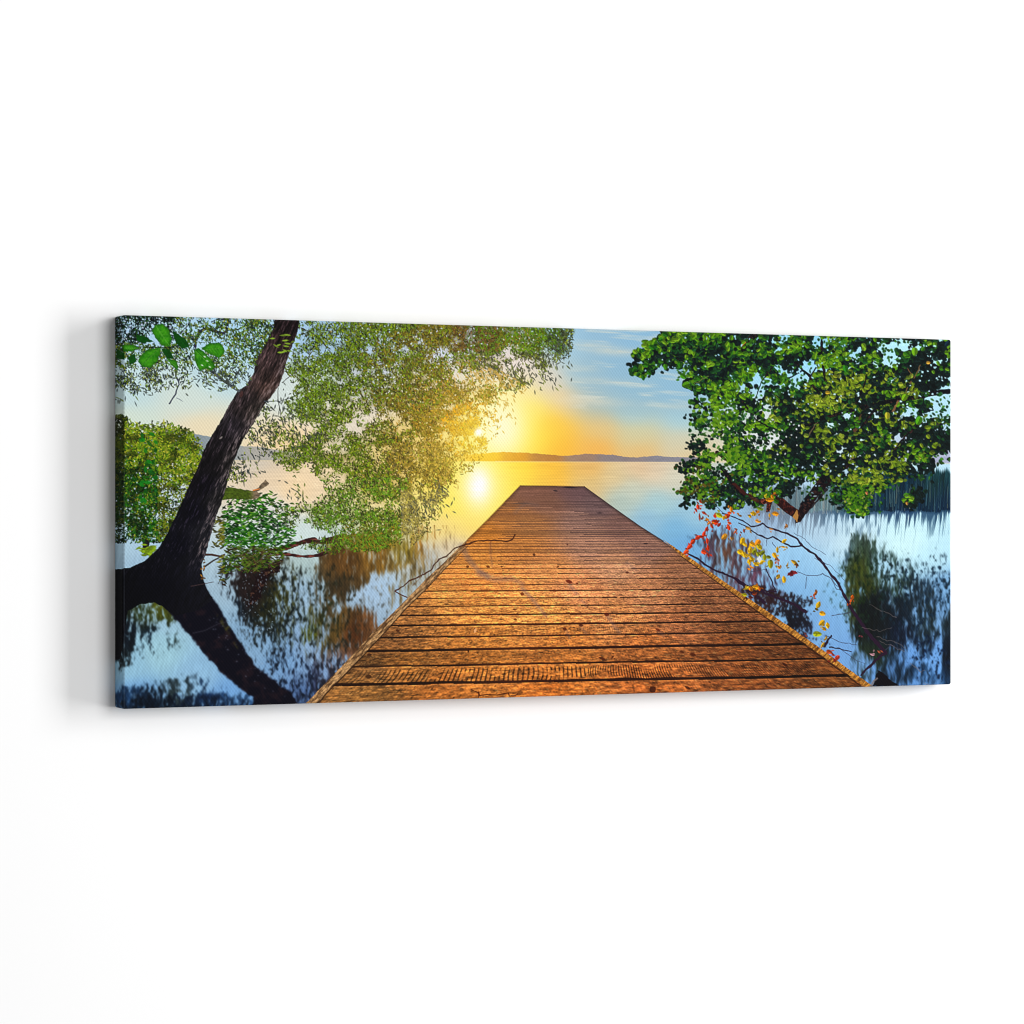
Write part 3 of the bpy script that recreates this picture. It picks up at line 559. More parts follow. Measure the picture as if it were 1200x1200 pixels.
# single leaves that stand clear of the mass
for (x, y, l, an, col) in ((801, 441, 10, .6, (60, 130, 14)), (804, 451, 12, 2.8, (70, 128, 10)), (745, 430, 7, .6, (20, 84, 24)), (748, 439, 7, 2.2, (24, 78, 20)), (754, 443, 7, 1.5, (30, 96, 18)), (761, 437, 8, .8, (36, 104, 16)), (743, 434, 7, 2.2, (30, 90, 16)), (757, 428, 8, .2, (40, 110, 18)), (774, 398, 8, 2.8, (44, 116, 18)), (780, 392, 9, .5, (30, 90, 20)),
                           (764, 407, 9, .6, (36, 108, 18)), (780, 430, 9, 1.4, (60, 128, 14)), (797, 428, 8, 1.5, (44, 110, 14)), (991, 432, 10, 1.4, (40, 122, 22)), (1060, 466, 11, 2.1, (110, 160, 16)), (1077, 493, 13, 2.0, (76, 150, 18)), (1040, 487, 10, 1.6, (176, 172, 44)), (1088, 425, 6, 0, (220, 166, 60)), (970, 460, 7, 0, (190, 158, 40)), (1110, 403, 9, 2.3, (16, 40, 56)), (1072, 412, 12, 1.6, (104, 160, 20)), (1094, 436, 6, 1, (90, 140, 24)), (979, 441, 7, .5, (130, 140, 30)), (1063, 590, 5, 1.3, (190, 140, 60)), (1016, 578, 5, 1.2, (200, 120, 80))):
    leaf(x, y, l * .8, l * .6, an, C(*col) * .9, CANOPY, 1, 1, C(*col) * .6)

# ------------------------------------------------------------------ fine-leaved bush on the left shore
BUSHD = [(165, 545, 52, 42, .95), (195, 530, 36, 28, .95), (150, 530, 30, 30, .95), (215, 550, 22, 34, .85), (160, 590, 44, 30, .9), (195, 590, 34, 40, .62), (175, 615, 40, 20, .7), (190, 618, 30, 16, .8), (205, 600, 22, 30, .6), (228, 550, 14, 16, .8), (140, 580, 10, 60, .8), (150, 612, 24, 14, .45), (141, 493, 10, 8, .6), (180, 500, 14, 5, .35), (192, 498, 10, 5, .35), (148, 500, 12, 6, .5)]
BHOLE = [(193, 560, 10, 7), (196, 578, 8, 7), (205, 588, 8, 9), (187, 604, 8, 6), (148, 600, 9, 6), (140, 622, 10, 8), (215, 575, 6, 10)]
def bush_col(x, y, k):
    n = float(vn(np.float32(x / 12.0), np.float32(y / 10.0), 101))
    if y + rnd.gauss(0, 12) < 545 + 18 * (x > 190):
        b = (136, 156, 26) if k < .42 else ((96, 132, 18) if k < .72 else ((172, 172, 52) if k < .86 else (46, 78, 14)))
    else:
        b = (26, 92, 16) if k < .35 else ((14, 50, 12) if k < .65 else ((74, 120, 16) if k < .85 else (126, 136, 30)))
        if x > 185 and k < .5: b = (112, 124, 24)
    if n + rnd.gauss(0, .12) < .36: b = tuple(v * .55 for v in b)
    if x < 146: b = tuple(v * .55 for v in b)
    return C(*b) * rnd.uniform(.8, 1.2)
stroke([(171, 620), (172, 632), (170, 645)], 6, 8, C(26, 20, 30), BUSH, 1, 1, None, 1)
stroke([(135, 634), (160, 630), (178, 626)], 1, 1, C(44, 66, 76), BUSH, .8, .8)
stroke([(147, 636), (152, 629), (176, 628), (190, 632)], 1, 1.6, C(36, 40, 44), BUSH, .8, .8)
for p in range(2):
    for _ in range(9500):
        x = rnd.uniform(134, 240); y = rnd.uniform(486, 636)
        dv = dens(BUSHD, x, y)
        for hx, hy, rx, ry in BHOLE:
            if ((x - hx) / rx) ** 2 + ((y - hy) / ry) ** 2 < 1: dv *= .55
        if dv < .2 + rnd.random() * .75: continue
        k = rnd.random()
        c = bush_col(x, y, k)
        if p == 0: c = c * .5
        leaf(x, y, rnd.uniform(2.4, 4.8), rnd.uniform(1.0, 1.8), rnd.gauss(-.6, .9), c, BUSH, 0, .95)
for _ in range(900):
    x = rnd.uniform(146, 232); y = rnd.uniform(500, 632)
    if rnd.random() > .10 + .8 * (y > 555) * max(0, float(vn(np.float32(x / 11.0), np.float32(y / 11.0), 162)) - .35): continue
    glint(x, y, rnd.uniform(1.2, 3.0), rnd.uniform(.9, 1.6), rnd.uniform(0, 3), 1, rnd.uniform(.5, .95))
for _ in range(40):
    leaf(rnd.gauss(174, 6), rnd.gauss(645, 4), rnd.uniform(6, 10), 2.2, rnd.choice((.5, -.5, 0, 2.6)) + rnd.uniform(-.3, .3), C(120, 150, 20) * rnd.uniform(.7, 1.2), BUSH, 0, .95)
for _ in range(26):
    leaf(rnd.uniform(163, 185), rnd.uniform(507, 590), rnd.uniform(6, 9), 4, rnd.uniform(0, 3), C(20, 120, 26) * rnd.uniform(.6, 1.1), BUSH, 0, .8)

# shrub in the water right of the trunk
SHD = [(300, 600, 44, 26, .6), (336, 602, 18, 14, .5), (345, 612, 14, 8, .45), (275, 592, 14, 10, .5), (318, 584, 12, 8, .4), (285, 620, 34, 30, .85), (310, 625, 34, 30, .8), (300, 645, 34, 20, .95), (325, 610, 22, 20, .5), (270, 610, 18, 26, .5), (265, 665, 10, 24, .6), (285, 660, 30, 12, .7), (262, 600, 10, 12, .4), (255, 632, 10, 12, .55), (240, 600, 6, 40, .6)]
for p in range(3):
    for _ in range(1150):
        x = rnd.uniform(240, 350); y = rnd.uniform(572, 690)
        if dens(SHD, x, y) * (.5 + float(vn(np.float32(x / 7.0), np.float32(y / 6.0), 111 + p))) < .40 + .36 * rnd.random(): continue
        k = rnd.random()
        b = (22, 80, 12) if k < .4 else ((52, 118, 20) if k < .7 else ((92, 146, 30) if k < .82 else (12, 40, 14)))
        if y > 640: b = (74, 104, 18) if k < .5 else ((30, 60, 14) if k < .8 else (50, 30, 16))
        if x < 262: b = (120, 120, 30) if k < .5 else (60, 60, 20)
        c = C(*b) * rnd.uniform(.8, 1.2) * (.5 if p == 0 else 1)
        leaf(x, y, rnd.uniform(4, 7.5), rnd.uniform(1.3, 2.2), rnd.choice((.45, -.45, .2, 2.8)) + rnd.uniform(-.45, .45), c, SHRUB, 0, .95)
for _ in range(60):
    x = rnd.uniform(282, 325); y = rnd.uniform(650, 672)
    stroke([(x, y), (x + rnd.uniform(-12, 12), y - rnd.uniform(2, 12))], .7, .5, C(110, 96, 60) if rnd.random() < .6 else C(60, 30, 20), SHRUB, .8, .6)
for _ in range(90):
    leaf(rnd.uniform(284, 322), rnd.uniform(668, 745), rnd.uniform(1, 3.4), rnd.uniform(.9, 1.6), rnd.gauss(1.5, .5), C(160, 180, 196), None, 0, rnd.uniform(.15, .6))

# mossy stub on the leaning trunk
poly([(258, 571), (272, 571), (286, 574), (296, 575.5), (303, 571), (311, 562), (315.5, 567), (308, 573), (301, 576), (306, 580), (303, 584), (290, 585.5), (275, 584.5), (258, 586)], None, STUB, .8, 1, 4,
     lambda x, y, sd: (C(66, 84, 20) + (C(112, 96, 76) - C(66, 84, 20)) * sstep(290, 300, x)[..., None]) * (.6 + .8 * fbm(x / 3, y / 2, 63))[..., None])
stroke([(297, 574.5), (304, 573)], 1.6, 1, C(220, 130, 60), STUB)

# ------------------------------------------------------------------ leaning trunk
TL_ = [(323, 369), (320, 385), (308, 407), (300, 422), (297, 438), (288, 452), (278, 458.5), (270, 472), (262, 488), (250, 507), (240, 525), (232, 547), (227, 558), (217, 580), (207, 603), (195, 627), (185, 643), (170, 657), (153, 665), (128, 668)]
TR_ = [(352.5, 369), (351, 378), (347, 395), (338, 417), (333, 437), (327, 452), (317, 466), (307, 479), (297, 497), (285, 515), (279, 528), (273, 543), (267, 563), (262, 583), (253, 607), (247, 627), (242, 647), (236, 662), (238, 677), (241, 688)]
def trunk_tex(x, y, sd):
    c = field([(335, 380, 30, 20, 22), (330, 400, 40, 26, 26), (318, 420, 62, 46, 46), (300, 440, 66, 50, 48), (315, 455, 74, 54, 48), (285, 470, 52, 42, 44), (300, 480, 66, 56, 52), (270, 500, 44, 38, 44), (262, 520, 24, 20, 24), (250, 540, 20, 16, 20), (270, 540, 46, 42, 42), (240, 570, 14, 11, 20), (255, 585, 40, 38, 40), (225, 600, 9, 8, 20), (240, 625, 32, 32, 40), (210, 640, 6, 6, 18), (230, 655, 20, 20, 30), (180, 680, 5, 5, 14), (150, 690, 4, 4, 10)], x, y, eps=30)
    c = c * np.float32(.80)
    # bark: furrows that follow the lean
    al = x * .42 - y * .91; ac = x * .91 + y * .42
    n = fbm(ac / 2.0, al / 14, 65, 3); n2 = fbm(ac / 1.1, al / 5, 66, 2)
    amp = sstep(640, 560, y) * .55 + .55
    c = c * (1 + amp * (1.5 * (n - .5) + .9 * (n2 - .5)))[..., None]
    # right edge catches grey light, left edge cool
    tl = np.interp(y, [p[1] for p in TL_], [p[0] for p in TL_]); tr = np.interp(y, [p[1] for p in TR_], [p[0] for p in TR_])
    f = (x - tl) / np.maximum(tr - tl, 1)
    e = sstep(.5, .95, f) * sstep(.35, .75, n) * sstep(.3, .7, n2) * 1.5 * sstep(395, 430, y) * sstep(672, 640, y)
    c = c + (C(104, 94, 92) - c) * np.clip(e * .5, 0, .6)[..., None]
    el = sstep(.22, .02, f) * sstep(.40, .6, n2) * sstep(560, 470, y)
    c = c + (C(92, 84, 90) - c) * (el * .25)[..., None]
    c = c + (C(40, 34, 36) * (sstep(.52, .72, n2) * sstep(.45, .65, n) * sstep(690, 640, y) * .55)[..., None])
    return np.clip(c, 0, 1)
poly(TL_ + [(128, 775), (141, 772), (145, 745), (150, 716), (165, 708), (182, 706), (192, 712), (205, 722), (232, 715), (250, 703)] + TR_[::-1], None, TRUNK, .8, .9, 4, trunk_tex)
for _ in range(16):
    t = rnd.random(); leaf(237 + rnd.uniform(-2, 3), 655 + t * 28, rnd.uniform(2, 4), 1.6, rnd.uniform(0, 3), C(180, 120, 30) if rnd.random() < .5 else C(90, 60, 20), TRUNK, 0, .9)
stroke([(224, 687), (240, 684), (250, 682)], 1, .8, C(66, 50, 52), TRUNK, .8, .8)
leaf(259, 513, 5, 2, -.7, C(150, 140, 136), TRUNK, 0, .8); leaf(283, 462, 4, 8, .3, C(90, 52, 48), None, 1, .5)

# ------------------------------------------------------------------ branches and willow crown
for pts, w0, w1, col in (([(248, 435), (262, 446), (280, 458)], 2.6, 3.6, (78, 86, 90)), ([(268, 369), (267, 380), (266, 388), (261, 391), (250, 387), (242, 385), (235, 388), (230, 396), (228, 408)], 2.6, 4.2, (44, 46, 66)), ([(266, 374), (256, 374), (248, 377)], 2.6, 1.4, (44, 46, 60)), ([(208, 405), (206, 425), (206, 440), (210, 450), (206, 461), (199, 473)], 1.2, 1.8, (58, 62, 84)), ([(207, 466), (214, 470)], .8, .5, (120, 130, 140)),
                         ([(226, 370), (220, 382), (211, 391)], 1.2, 1.8, (60, 58, 76)), ([(350, 384), (362, 388), (374, 396), (386, 410), (392, 424), (395, 428), (404, 427), (412, 422), (416, 408), (420, 390), (424, 374)], 1.8, 1.3, (52, 38, 34)), ([(430, 374), (440, 392), (448, 412), (452, 430)], 2.4, 1.6, (84, 52, 40)), ([(366, 400), (362, 420), (362, 440)], 1.1, 1, (50, 46, 40)), ([(366, 412), (352, 430), (336, 444), (331, 448)], 1.2, .9, (70, 60, 56)), ([(345, 440), (362, 452), (376, 460)], 1.1, .8, (70, 56, 44)), ([(310, 470), (330, 470), (350, 462)], 1, .8, (70, 76, 84)), ([(326, 455), (326, 468), (330, 490), (336, 505)], .9, .7, (84, 84, 80)), ([(408, 428), (412, 440)], 1.2, .8, (80, 46, 30)), ([(382, 410), (374, 425)], 1, .7, (60, 50, 46))):
    stroke(pts, w0, w1, C(*col), CROWN, .8, 1, None, .5)
WIL = [(150, 385, 30, 24, 1.0), (180, 382, 34, 20, .85), (142, 410, 16, 30, .95), (170, 420, 36, 26, .7), (145, 438, 14, 16, .75), (165, 446, 24, 12, .5), (190, 440, 26, 14, .5), (205, 415, 26, 26, .5), (215, 390, 22, 20, .45), (240, 385, 20, 18, .35), (215, 446, 14, 10, .3), (250, 425, 20, 20, .4), (275, 430, 18, 22, .5), (290, 400, 26, 34, .55), (275, 385, 26, 16, .55), (305, 390, 18, 20, .6), (285, 445, 14, 10, .3), (245, 452, 12, 7, .25), (160, 458, 10, 6, .3), (185, 455, 8, 5, .2), (245, 448, 22, 12, .25), (260, 410, 14, 10, .3),
       (345, 410, 14, 30, .45), (370, 400, 34, 30, .52), (395, 420, 40, 40, .72), (385, 445, 36, 34, .85), (420, 395, 40, 26, .62), (380, 480, 40, 22, .72), (355, 470, 24, 30, .42), (340, 500, 30, 30, .36), (450, 400, 34, 34, .85), (470, 380, 44, 22, .95), (440, 440, 40, 36, .78), (465, 455, 30, 30, .88), (485, 420, 30, 34, .72), (410, 480, 34, 22, .45), (440, 485, 40, 16, .38), (520, 385, 40, 24, .9), (560, 390, 46, 28, 1.0), (600, 385, 44, 20, .95), (640, 385, 30, 24, .9), (630, 410, 22, 22, .8), (655, 400, 16, 20, .5), (610, 405, 30, 14, .6), (500, 450, 40, 40, .8),
       (540, 420, 40, 34, .5), (565, 430, 30, 26, .38), (590, 440, 24, 18, .3), (530, 465, 34, 30, .62), (560, 460, 22, 20, .5), (605, 445, 14, 14, .28), (510, 490, 34, 24, .9), (540, 495, 26, 24, .8), (570, 475, 14, 18, .4), (575, 500, 14, 16, .3), (480, 500, 40, 24, .68), (550, 520, 22, 16, .6), (520, 525, 40, 24, .66), (445, 520, 40, 26, .72), (400, 510, 40, 26, .62), (420, 540, 50, 26, .85), (470, 540, 50, 26, .7), (370, 530, 34, 12, .7), (345, 535, 22, 12, .5), (350, 548, 16, 6, .4), (395, 560, 24, 22, .55), (430, 565, 44, 24, .8), (500, 555, 34, 16, .58), (520, 545, 30, 14, .5), (470, 575, 34, 24, .6), (500, 580, 20, 16, .4), (420, 600, 50, 26, .82), (380, 605, 30, 16, .62), (360, 600, 20, 12, .5), (445, 620, 40, 20, .92), (425, 632, 30, 14, .85), (475, 610, 24, 18, .6), (345, 610, 16, 10, .4), (335, 600, 14, 8, .3), (480, 625, 24, 14, .5),
       (300, 530, 24, 6, .25), (280, 555, 14, 10, .35), (282, 545, 8, 14, .3), (300, 505, 14, 14, .3), (348, 565, 5, 14, .3), (320, 490, 16, 20, .3), (505, 600, 14, 10, .25), (395, 640, 40, 10, .4), (605, 425, 34, 14, .34), (590, 415, 40, 12, .5)]
WHOLE = [(492, 395, 9, 16, .3), (615, 425, 12, 8, .3), (440, 412, 10, 8, .4), (470, 428, 14, 8, .4), (420, 500, 26, 12, .45), (360, 430, 8, 8, .4), (362, 500, 16, 10, .5), (480, 470, 14, 8, .5), (600, 432, 10, 9, .4), (445, 550, 12, 10, .5), (480, 530, 12, 7, .4), (560, 508, 6, 5, .1), (520, 420, 20, 8, .5), (546, 440, 20, 10, .6), (395, 395, 10, 8, .4), (465, 592, 20, 8, .6), (360, 415, 9, 6, .4), (600, 500, 12, 40, .25), (585, 530, 20, 12, .2)]
def wil_d(x, y):
    v = dens(WIL, x, y)
    for hx, hy, rx, ry, k in WHOLE:
        q = ((x - hx) / rx) ** 2 + ((y - hy) / ry) ** 2
        if q < 1: v *= k + (1 - k) * (.25 + .6 * q)
    return v
def wil_col(x, y, p):
    k = rnd.random(); ds = math.hypot((x - 555), (y - 505) * 1.15)
    if x < 320:
        b = (54, 92, 14) if k < .35 else ((96, 122, 20) if k < .6 else ((22, 36, 40) if k < .85 else (124, 130, 30)))
        if x < 205 and y < 402: b = (10, 32, 10) if k < .45 else ((4, 12, 12) if k < .85 else (40, 80, 20))
        elif y > 430 and k < .4: b = (56, 66, 62)
    else:
        b = (86, 118, 14) if k < .42 else ((58, 84, 14) if k < .68 else ((112, 128, 24) if k < .84 else (40, 40, 30)))
        br = float(vn(np.float32(x / 26.0), np.float32(y / 22.0), 121))
        xj = x + rnd.gauss(0, 22)
        if (440 < xj < 620 and br > .5 and rnd.random() < .75) or (440 < xj < 530 and y > 420 and k < .35): b = (96, 86, 20) if k < .4 else ((112, 96, 28) if k < .65 else ((62, 50, 20) if k < .85 else (112, 112, 26)))
        if 530 < x < 585 and y < 412 and k < .7: b = (76, 52, 26) if k < .4 else (96, 66, 30)
        if 545 < x < 660 and y < 415 and k > .55: b = (62, 104, 12)
        if ds < 150:
            t = rnd.random()
            if t > ds / 125 + .12: b = (128, 88, 18) if k < .4 else ((104, 84, 24) if k < .75 else (164, 120, 36))
        if ds < 40 and k < .7: b = (196, 116, 12) if k < .4 else ((220, 150, 30) if k < .6 else (150, 84, 16))
        if 40 <= ds < 110 and y > 520 and k < .7: b = (140, 112, 34) if k < .3 else (100, 86, 32)
        if y > 615 and x > 400: b = (104, 112, 18) if k < .5 else ((128, 98, 28) if k < .65 else (80, 90, 18))
        if y > 560 and x < 480 and k < .5: b = (74, 120, 26)
        if 470 < x < 560 and y > 575: b = (150, 136, 60) if k < .5 else (120, 110, 70)
        if (x > 640 or (x > 560 and y > 412)) and k < .5 and ds > 70: b = (50, 60, 40)
    c = C(*b) * rnd.uniform(.66, 1.3)
    if p == 0: c = c * .62
    elif x > 325: c = c + C(20, 18, 4)
    return c
# soft out-of-focus leaf masses first
sw = win(322, 366, 676, 652); xw = X[sw]; yw = Y[sw]
D = np.zeros(xw.shape, np.float32)
for bx, by, rx, ry, k in WIL:
    if bx < 325: continue
    q = ((xw - bx) / rx) ** 2 + ((yw - by) / ry) ** 2
    D = np.maximum(D, k * np.clip(1 - (q - .35) / 1.4, 0, 1))
for hx, hy, rx, ry, k in WHOLE:
    q = ((xw - hx) / rx) ** 2 + ((yw - hy) / ry) ** 2
    D = D * (1 - (1 - k) * .7 * np.clip(1.2 - q, 0, 1))
cw = .45 * vn(xw / 6, yw / 6, 130) + .55 * vn(xw / 15, yw / 13, 133)
aw = sstep(.16, .62, D * (.2 + 1.2 * cw)) * (.56 + .2 * sstep(400, 470, xw))
aw *= (xw > np.interp(yw, [q[1] for q in TR_], [q[0] for q in TR_]) + 4)
cwash = field([(345, 420, 84, 104, 50), (380, 450, 88, 116, 30), (390, 400, 84, 100, 60), (450, 440, 98, 104, 34), (460, 385, 90, 102, 30), (500, 420, 100, 100, 42), (510, 490, 138, 108, 34), (555, 400, 84, 74, 34), (620, 395, 70, 100, 36), (650, 410, 70, 96, 60), (600, 440, 130, 120, 90),
               (420, 540, 118, 124, 44), (470, 540, 152, 124, 50), (430, 620, 112, 128, 28), (390, 510, 126, 128, 66), (540, 450, 150, 124, 70), (550, 500, 196, 130, 30), (560, 480, 206, 140, 40), (520, 530, 170, 130, 44), (400, 590, 96, 120, 40), (480, 590, 150, 140, 60), (450, 500, 130, 118, 60)], xw, yw, eps=120)
cwash = cwash * (.82 + .4 * vn(xw / 3.2, yw / 3.2, 135))[..., None]
comp(sw, np.clip(cwash, 0, 1), aw, CROWN, .3)
NW = 0
for p in range(2):
    for _ in range(50000):
        x = rnd.uniform(134, 672); y = rnd.uniform(366, 650)
        if y > 652 - max(0, (x - 470)) * .9 and x > 470: continue
        dv = wil_d(x, y)
        if dv <= .05: continue
        cl = float(vn(np.float32(x / 6.0), np.float32(y / 6.0), 130)) * .45 + float(vn(np.float32(x / 15.0), np.float32(y / 13.0), 133)) * .55
        if dv * (1.75 * cl - .08) < (.15 if 325 < x < 440 else .10) + rnd.random() * .58: continue
        inside = 320 > x or x > np.interp(y, [q[1] for q in TR_], [q[0] for q in TR_]) - 3
        if 200 < x < 352 and y > 369:
            l = np.interp(y, [q[1] for q in TL_], [q[0] for q in TL_]); r = np.interp(y, [q[1] for q in TR_], [q[0] for q in TR_])
            if l + 1 < x < r - 1: continue
        leaf(x, y, rnd.uniform(2.2, 4.8), rnd.uniform(.9, 1.5), rnd.gauss(1.0 if rnd.random() < .55 else 2.2, .55), wil_col(x, y, p), CROWN, 0, .95)
        NW += 1
for _ in range(12000):     # sky and lake glinting through
    x = rnd.uniform(136, 668); y = rnd.uniform(371, 640)
    if 200 < x < 352:
        l = np.interp(y, [q[1] for q in TL_], [q[0] for q in TL_]); r = np.interp(y, [q[1] for q in TR_], [q[0] for q in TR_])
        if l - 1 < x < r + 1: continue
    if x < 345 and y > 480: continue
    dv = wil_d(x, y)
    if dv < .2: continue
    if x > 470 and rnd.random() < .3: continue
    nn = 1 - float(vn(np.float32(x / 15.0), np.float32(y / 13.0), 133))
    if rnd.random() > .10 + 1.1 * max(0, nn - .36): continue
    if x < 205 and y < 404 and rnd.random() < .8: continue
    glint(x, y, rnd.uniform(1.1, 3.0), rnd.uniform(.8, 1.4), rnd.uniform(0, 3), 1.08, rnd.uniform(.55, 1))
# fringe of single hanging leaves, clear of the mass
for (bx, by, rx, ry, n) in ((600, 438, 50, 26, 150), (652, 415, 16, 24, 70), (620, 440, 40, 20, 50), (570, 440, 30, 30, 80), (345, 505, 40, 30, 150), (300, 520, 40, 26, 50), (250, 445, 34, 16, 70), (150, 462, 30, 10, 26), (500, 596, 26, 22, 60), (345, 580, 14, 24, 24), (520, 570, 26, 18, 50), (330, 480, 26, 26, 70), (590, 480, 12, 30, 40), (330, 610, 20, 20, 40), (290, 550, 20, 20, 30)):
    for _ in range(n):
        x = bx + max(-1.25, min(1.25, rnd.gauss(0, .52))) * rx; y = by + max(-1.25, min(1.25, rnd.gauss(0, .52))) * ry
        if y < 371 or ((x - 561) / 22) ** 2 + ((y - 569) / 28) ** 2 < 1: continue
        if 200 < x < 352:
            l = np.interp(y, [q[1] for q in TL_], [q[0] for q in TL_]); r = np.interp(y, [q[1] for q in TR_], [q[0] for q in TR_])
            if l + 1 < x < r - 1: continue
        k = rnd.random()
        c = C(64, 70, 62) if k < .5 else (C(96, 112, 40) if k < .8 else C(36, 46, 48))
        if math.hypot(x - 560, y - 505) < 75: c = C(190, 150, 70)
        leaf(x, y, rnd.uniform(3.5, 7), rnd.uniform(1.1, 1.7), rnd.gauss(1.1, .6), c, CROWN, 0, .85)
for _ in range(14):   # a sprig in front of the trunk
    leaf(rnd.gauss(334, 7), rnd.gauss(404, 6), rnd.uniform(5, 9), 2, rnd.uniform(-.4, .6), C(120, 150, 40) * rnd.uniform(.8, 1.2), CROWN, 0, .95)
# tiny glints of sky through the dark top corner
for _ in range(46):
    leaf(rnd.uniform(136, 200), rnd.uniform(371, 404), rnd.uniform(1.4, 3.4), rnd.uniform(1.1, 1.9), rnd.uniform(0, 3), C(196, 208, 232), SKY, 0, rnd.uniform(.6, 1))
# the sun itself and its flare through the leaves
s = win(330, 374, 800, 760); x = X[s]; y = Y[s]
q = np.exp(-((x - 561) / 4.2) ** 2 - ((y - 506.5) / 4.2) ** 2); comp(s, C(255, 250, 236), np.clip(q * 1.3, 0, 1))
dd = np.sqrt((x - 562) ** 2 + ((y - 514)) ** 2)
gl = (.40 * np.exp(-(dd / 40) ** 2) + .36 * np.exp(-(dd / 92) ** 2))[..., None]
gl = gl * np.where((IDS[s] == DECK) | (IDS[s] == EDGE), .22, 1.0)[..., None]
IMG[s] = 1 - (1 - IMG[s]) * (1 - gl * C(255, 204, 60))
# warm reflections over the shallows, fine
# ------------------------------------------------------------------ broad leaves, top left
def broad_tex(x, y, sd):
    n = fbm(x / 4, y / 4, 140)
    return (C(20, 92, 8) + (C(66, 148, 18) - C(20, 92, 8)) * n[..., None]) * (.85 + .25 * sstep(0, 4, sd))[..., None]
def broad_dark(x, y, sd):
    return C(10, 66, 10) * (.8 + .5 * fbm(x / 4, y / 3, 142))[..., None]
stroke([(136, 404), (170, 407), (200, 407), (212, 404)], 1.2, 1, C(14, 30, 12), BROAD)
for pts, t in (([(182, 381), (190, 379), (197, 385), (202, 397), (199, 406), (190, 405), (182, 396), (178, 388)], broad_tex), ([(202, 387), (210, 392), (219, 399), (222, 406), (214, 409), (206, 402)], broad_dark), ([(164, 418), (172, 410), (188, 407), (188, 414), (184, 424), (176, 431), (167, 430), (162, 424)], broad_tex), ([(189, 408), (199, 410), (204, 420), (196, 421)], broad_dark), ([(195, 420), (206, 422), (210, 430), (208, 434), (200, 427)], broad_tex),
               ([(160, 392), (172, 395), (180, 400), (168, 402), (160, 399)], broad_dark), ([(143, 404), (156, 404), (164, 408), (154, 412), (144, 412)], broad_tex), ([(136, 408), (146, 414), (146, 422), (137, 420)], broad_dark), ([(227, 410), (233, 408), (240, 413), (248, 422), (253, 430), (248, 434), (240, 432), (234, 435), (229, 424)], broad_tex), ([(236, 408), (246, 402), (258, 402), (263, 408), (263, 414), (257, 420), (249, 416), (241, 412)], broad_tex), ([(150, 418), (158, 414), (160, 424), (152, 428)], broad_dark)):
    poly(pts, None, BROAD, .8, .7, 3, t)
stroke([(228, 409), (240, 420), (250, 430)], .9, .6, C(20, 70, 10), BROAD, .8, .6); stroke([(183, 382), (190, 394), (199, 405)], .9, .6, C(90, 160, 60), BROAD, .8, .35); stroke([(238, 409), (250, 409), (262, 408)], .8, .6, C(30, 90, 10), BROAD, .8, .5); stroke([(187, 408), (176, 418), (166, 428)], .9, .6, C(10, 60, 8), BROAD, .8, .6)
for (x, y) in ((240, 418), (243, 423), (237, 428), (246, 430)): leaf(x, y, 2.6, 1.4, .4, C(226, 236, 230), SKY, 1, .9)

for (ax, ay, bx, by, hw) in ((183, 382, 198, 404, 8), (187, 408, 166, 428, 8), (229, 411, 250, 431, 8), (239, 410, 261, 408, 8), (146, 408, 161, 408, 4), (196, 421, 208, 431, 5)):
    ex, ey = bx - ax, by - ay; L_ = math.hypot(ex, ey); ex, ey = ex / L_, ey / L_
    stroke([(ax, ay), (bx, by)], .8, .5, C(110, 176, 70), None, .9, .42)
    for i in range(1, 6):
        px_, py_ = ax + ex * L_ * i / 6.5, ay + ey * L_ * i / 6.5
        for sg in (-1, 1):
            h_ = hw * (1 - abs(i - 2.6) / 4.5) * .8
            stroke([(px_, py_), (px_ + ex * h_ * .7 - ey * sg * h_, py_ + ey * h_ * .7 + ex * sg * h_)], .6, .4, C(100, 168, 60), None, .9, .30)
# ------------------------------------------------------------------ twig lying over the pier's left edge
stroke([(463, 693), (472, 687), (480, 681), (493, 675), (505, 668), (510, 660), (515, 655), (523, 652), (533, 643), (547, 638), (560, 634), (573, 633), (583, 633.5), (593, 634.5), (600, 632), (604, 627)], 1.5, 1.6, C(74, 36, 20), TWIG, .8, 1, None, .6)
stroke([(463, 693), (470, 697), (477, 700)], 1.3, 1.4, C(84, 44, 28), TWIG); stroke([(487, 678), (494, 676), (496, 670)], .8, .6, C(84, 50, 30), TWIG, .8, .8); stroke([(484, 686), (492, 678)], .8, .6, C(120, 80, 50), TWIG, .8, .6); stroke([(575, 634), (575, 645), (576, 655)], .9, .6, C(140, 74, 34), TWIG, .9, .7)

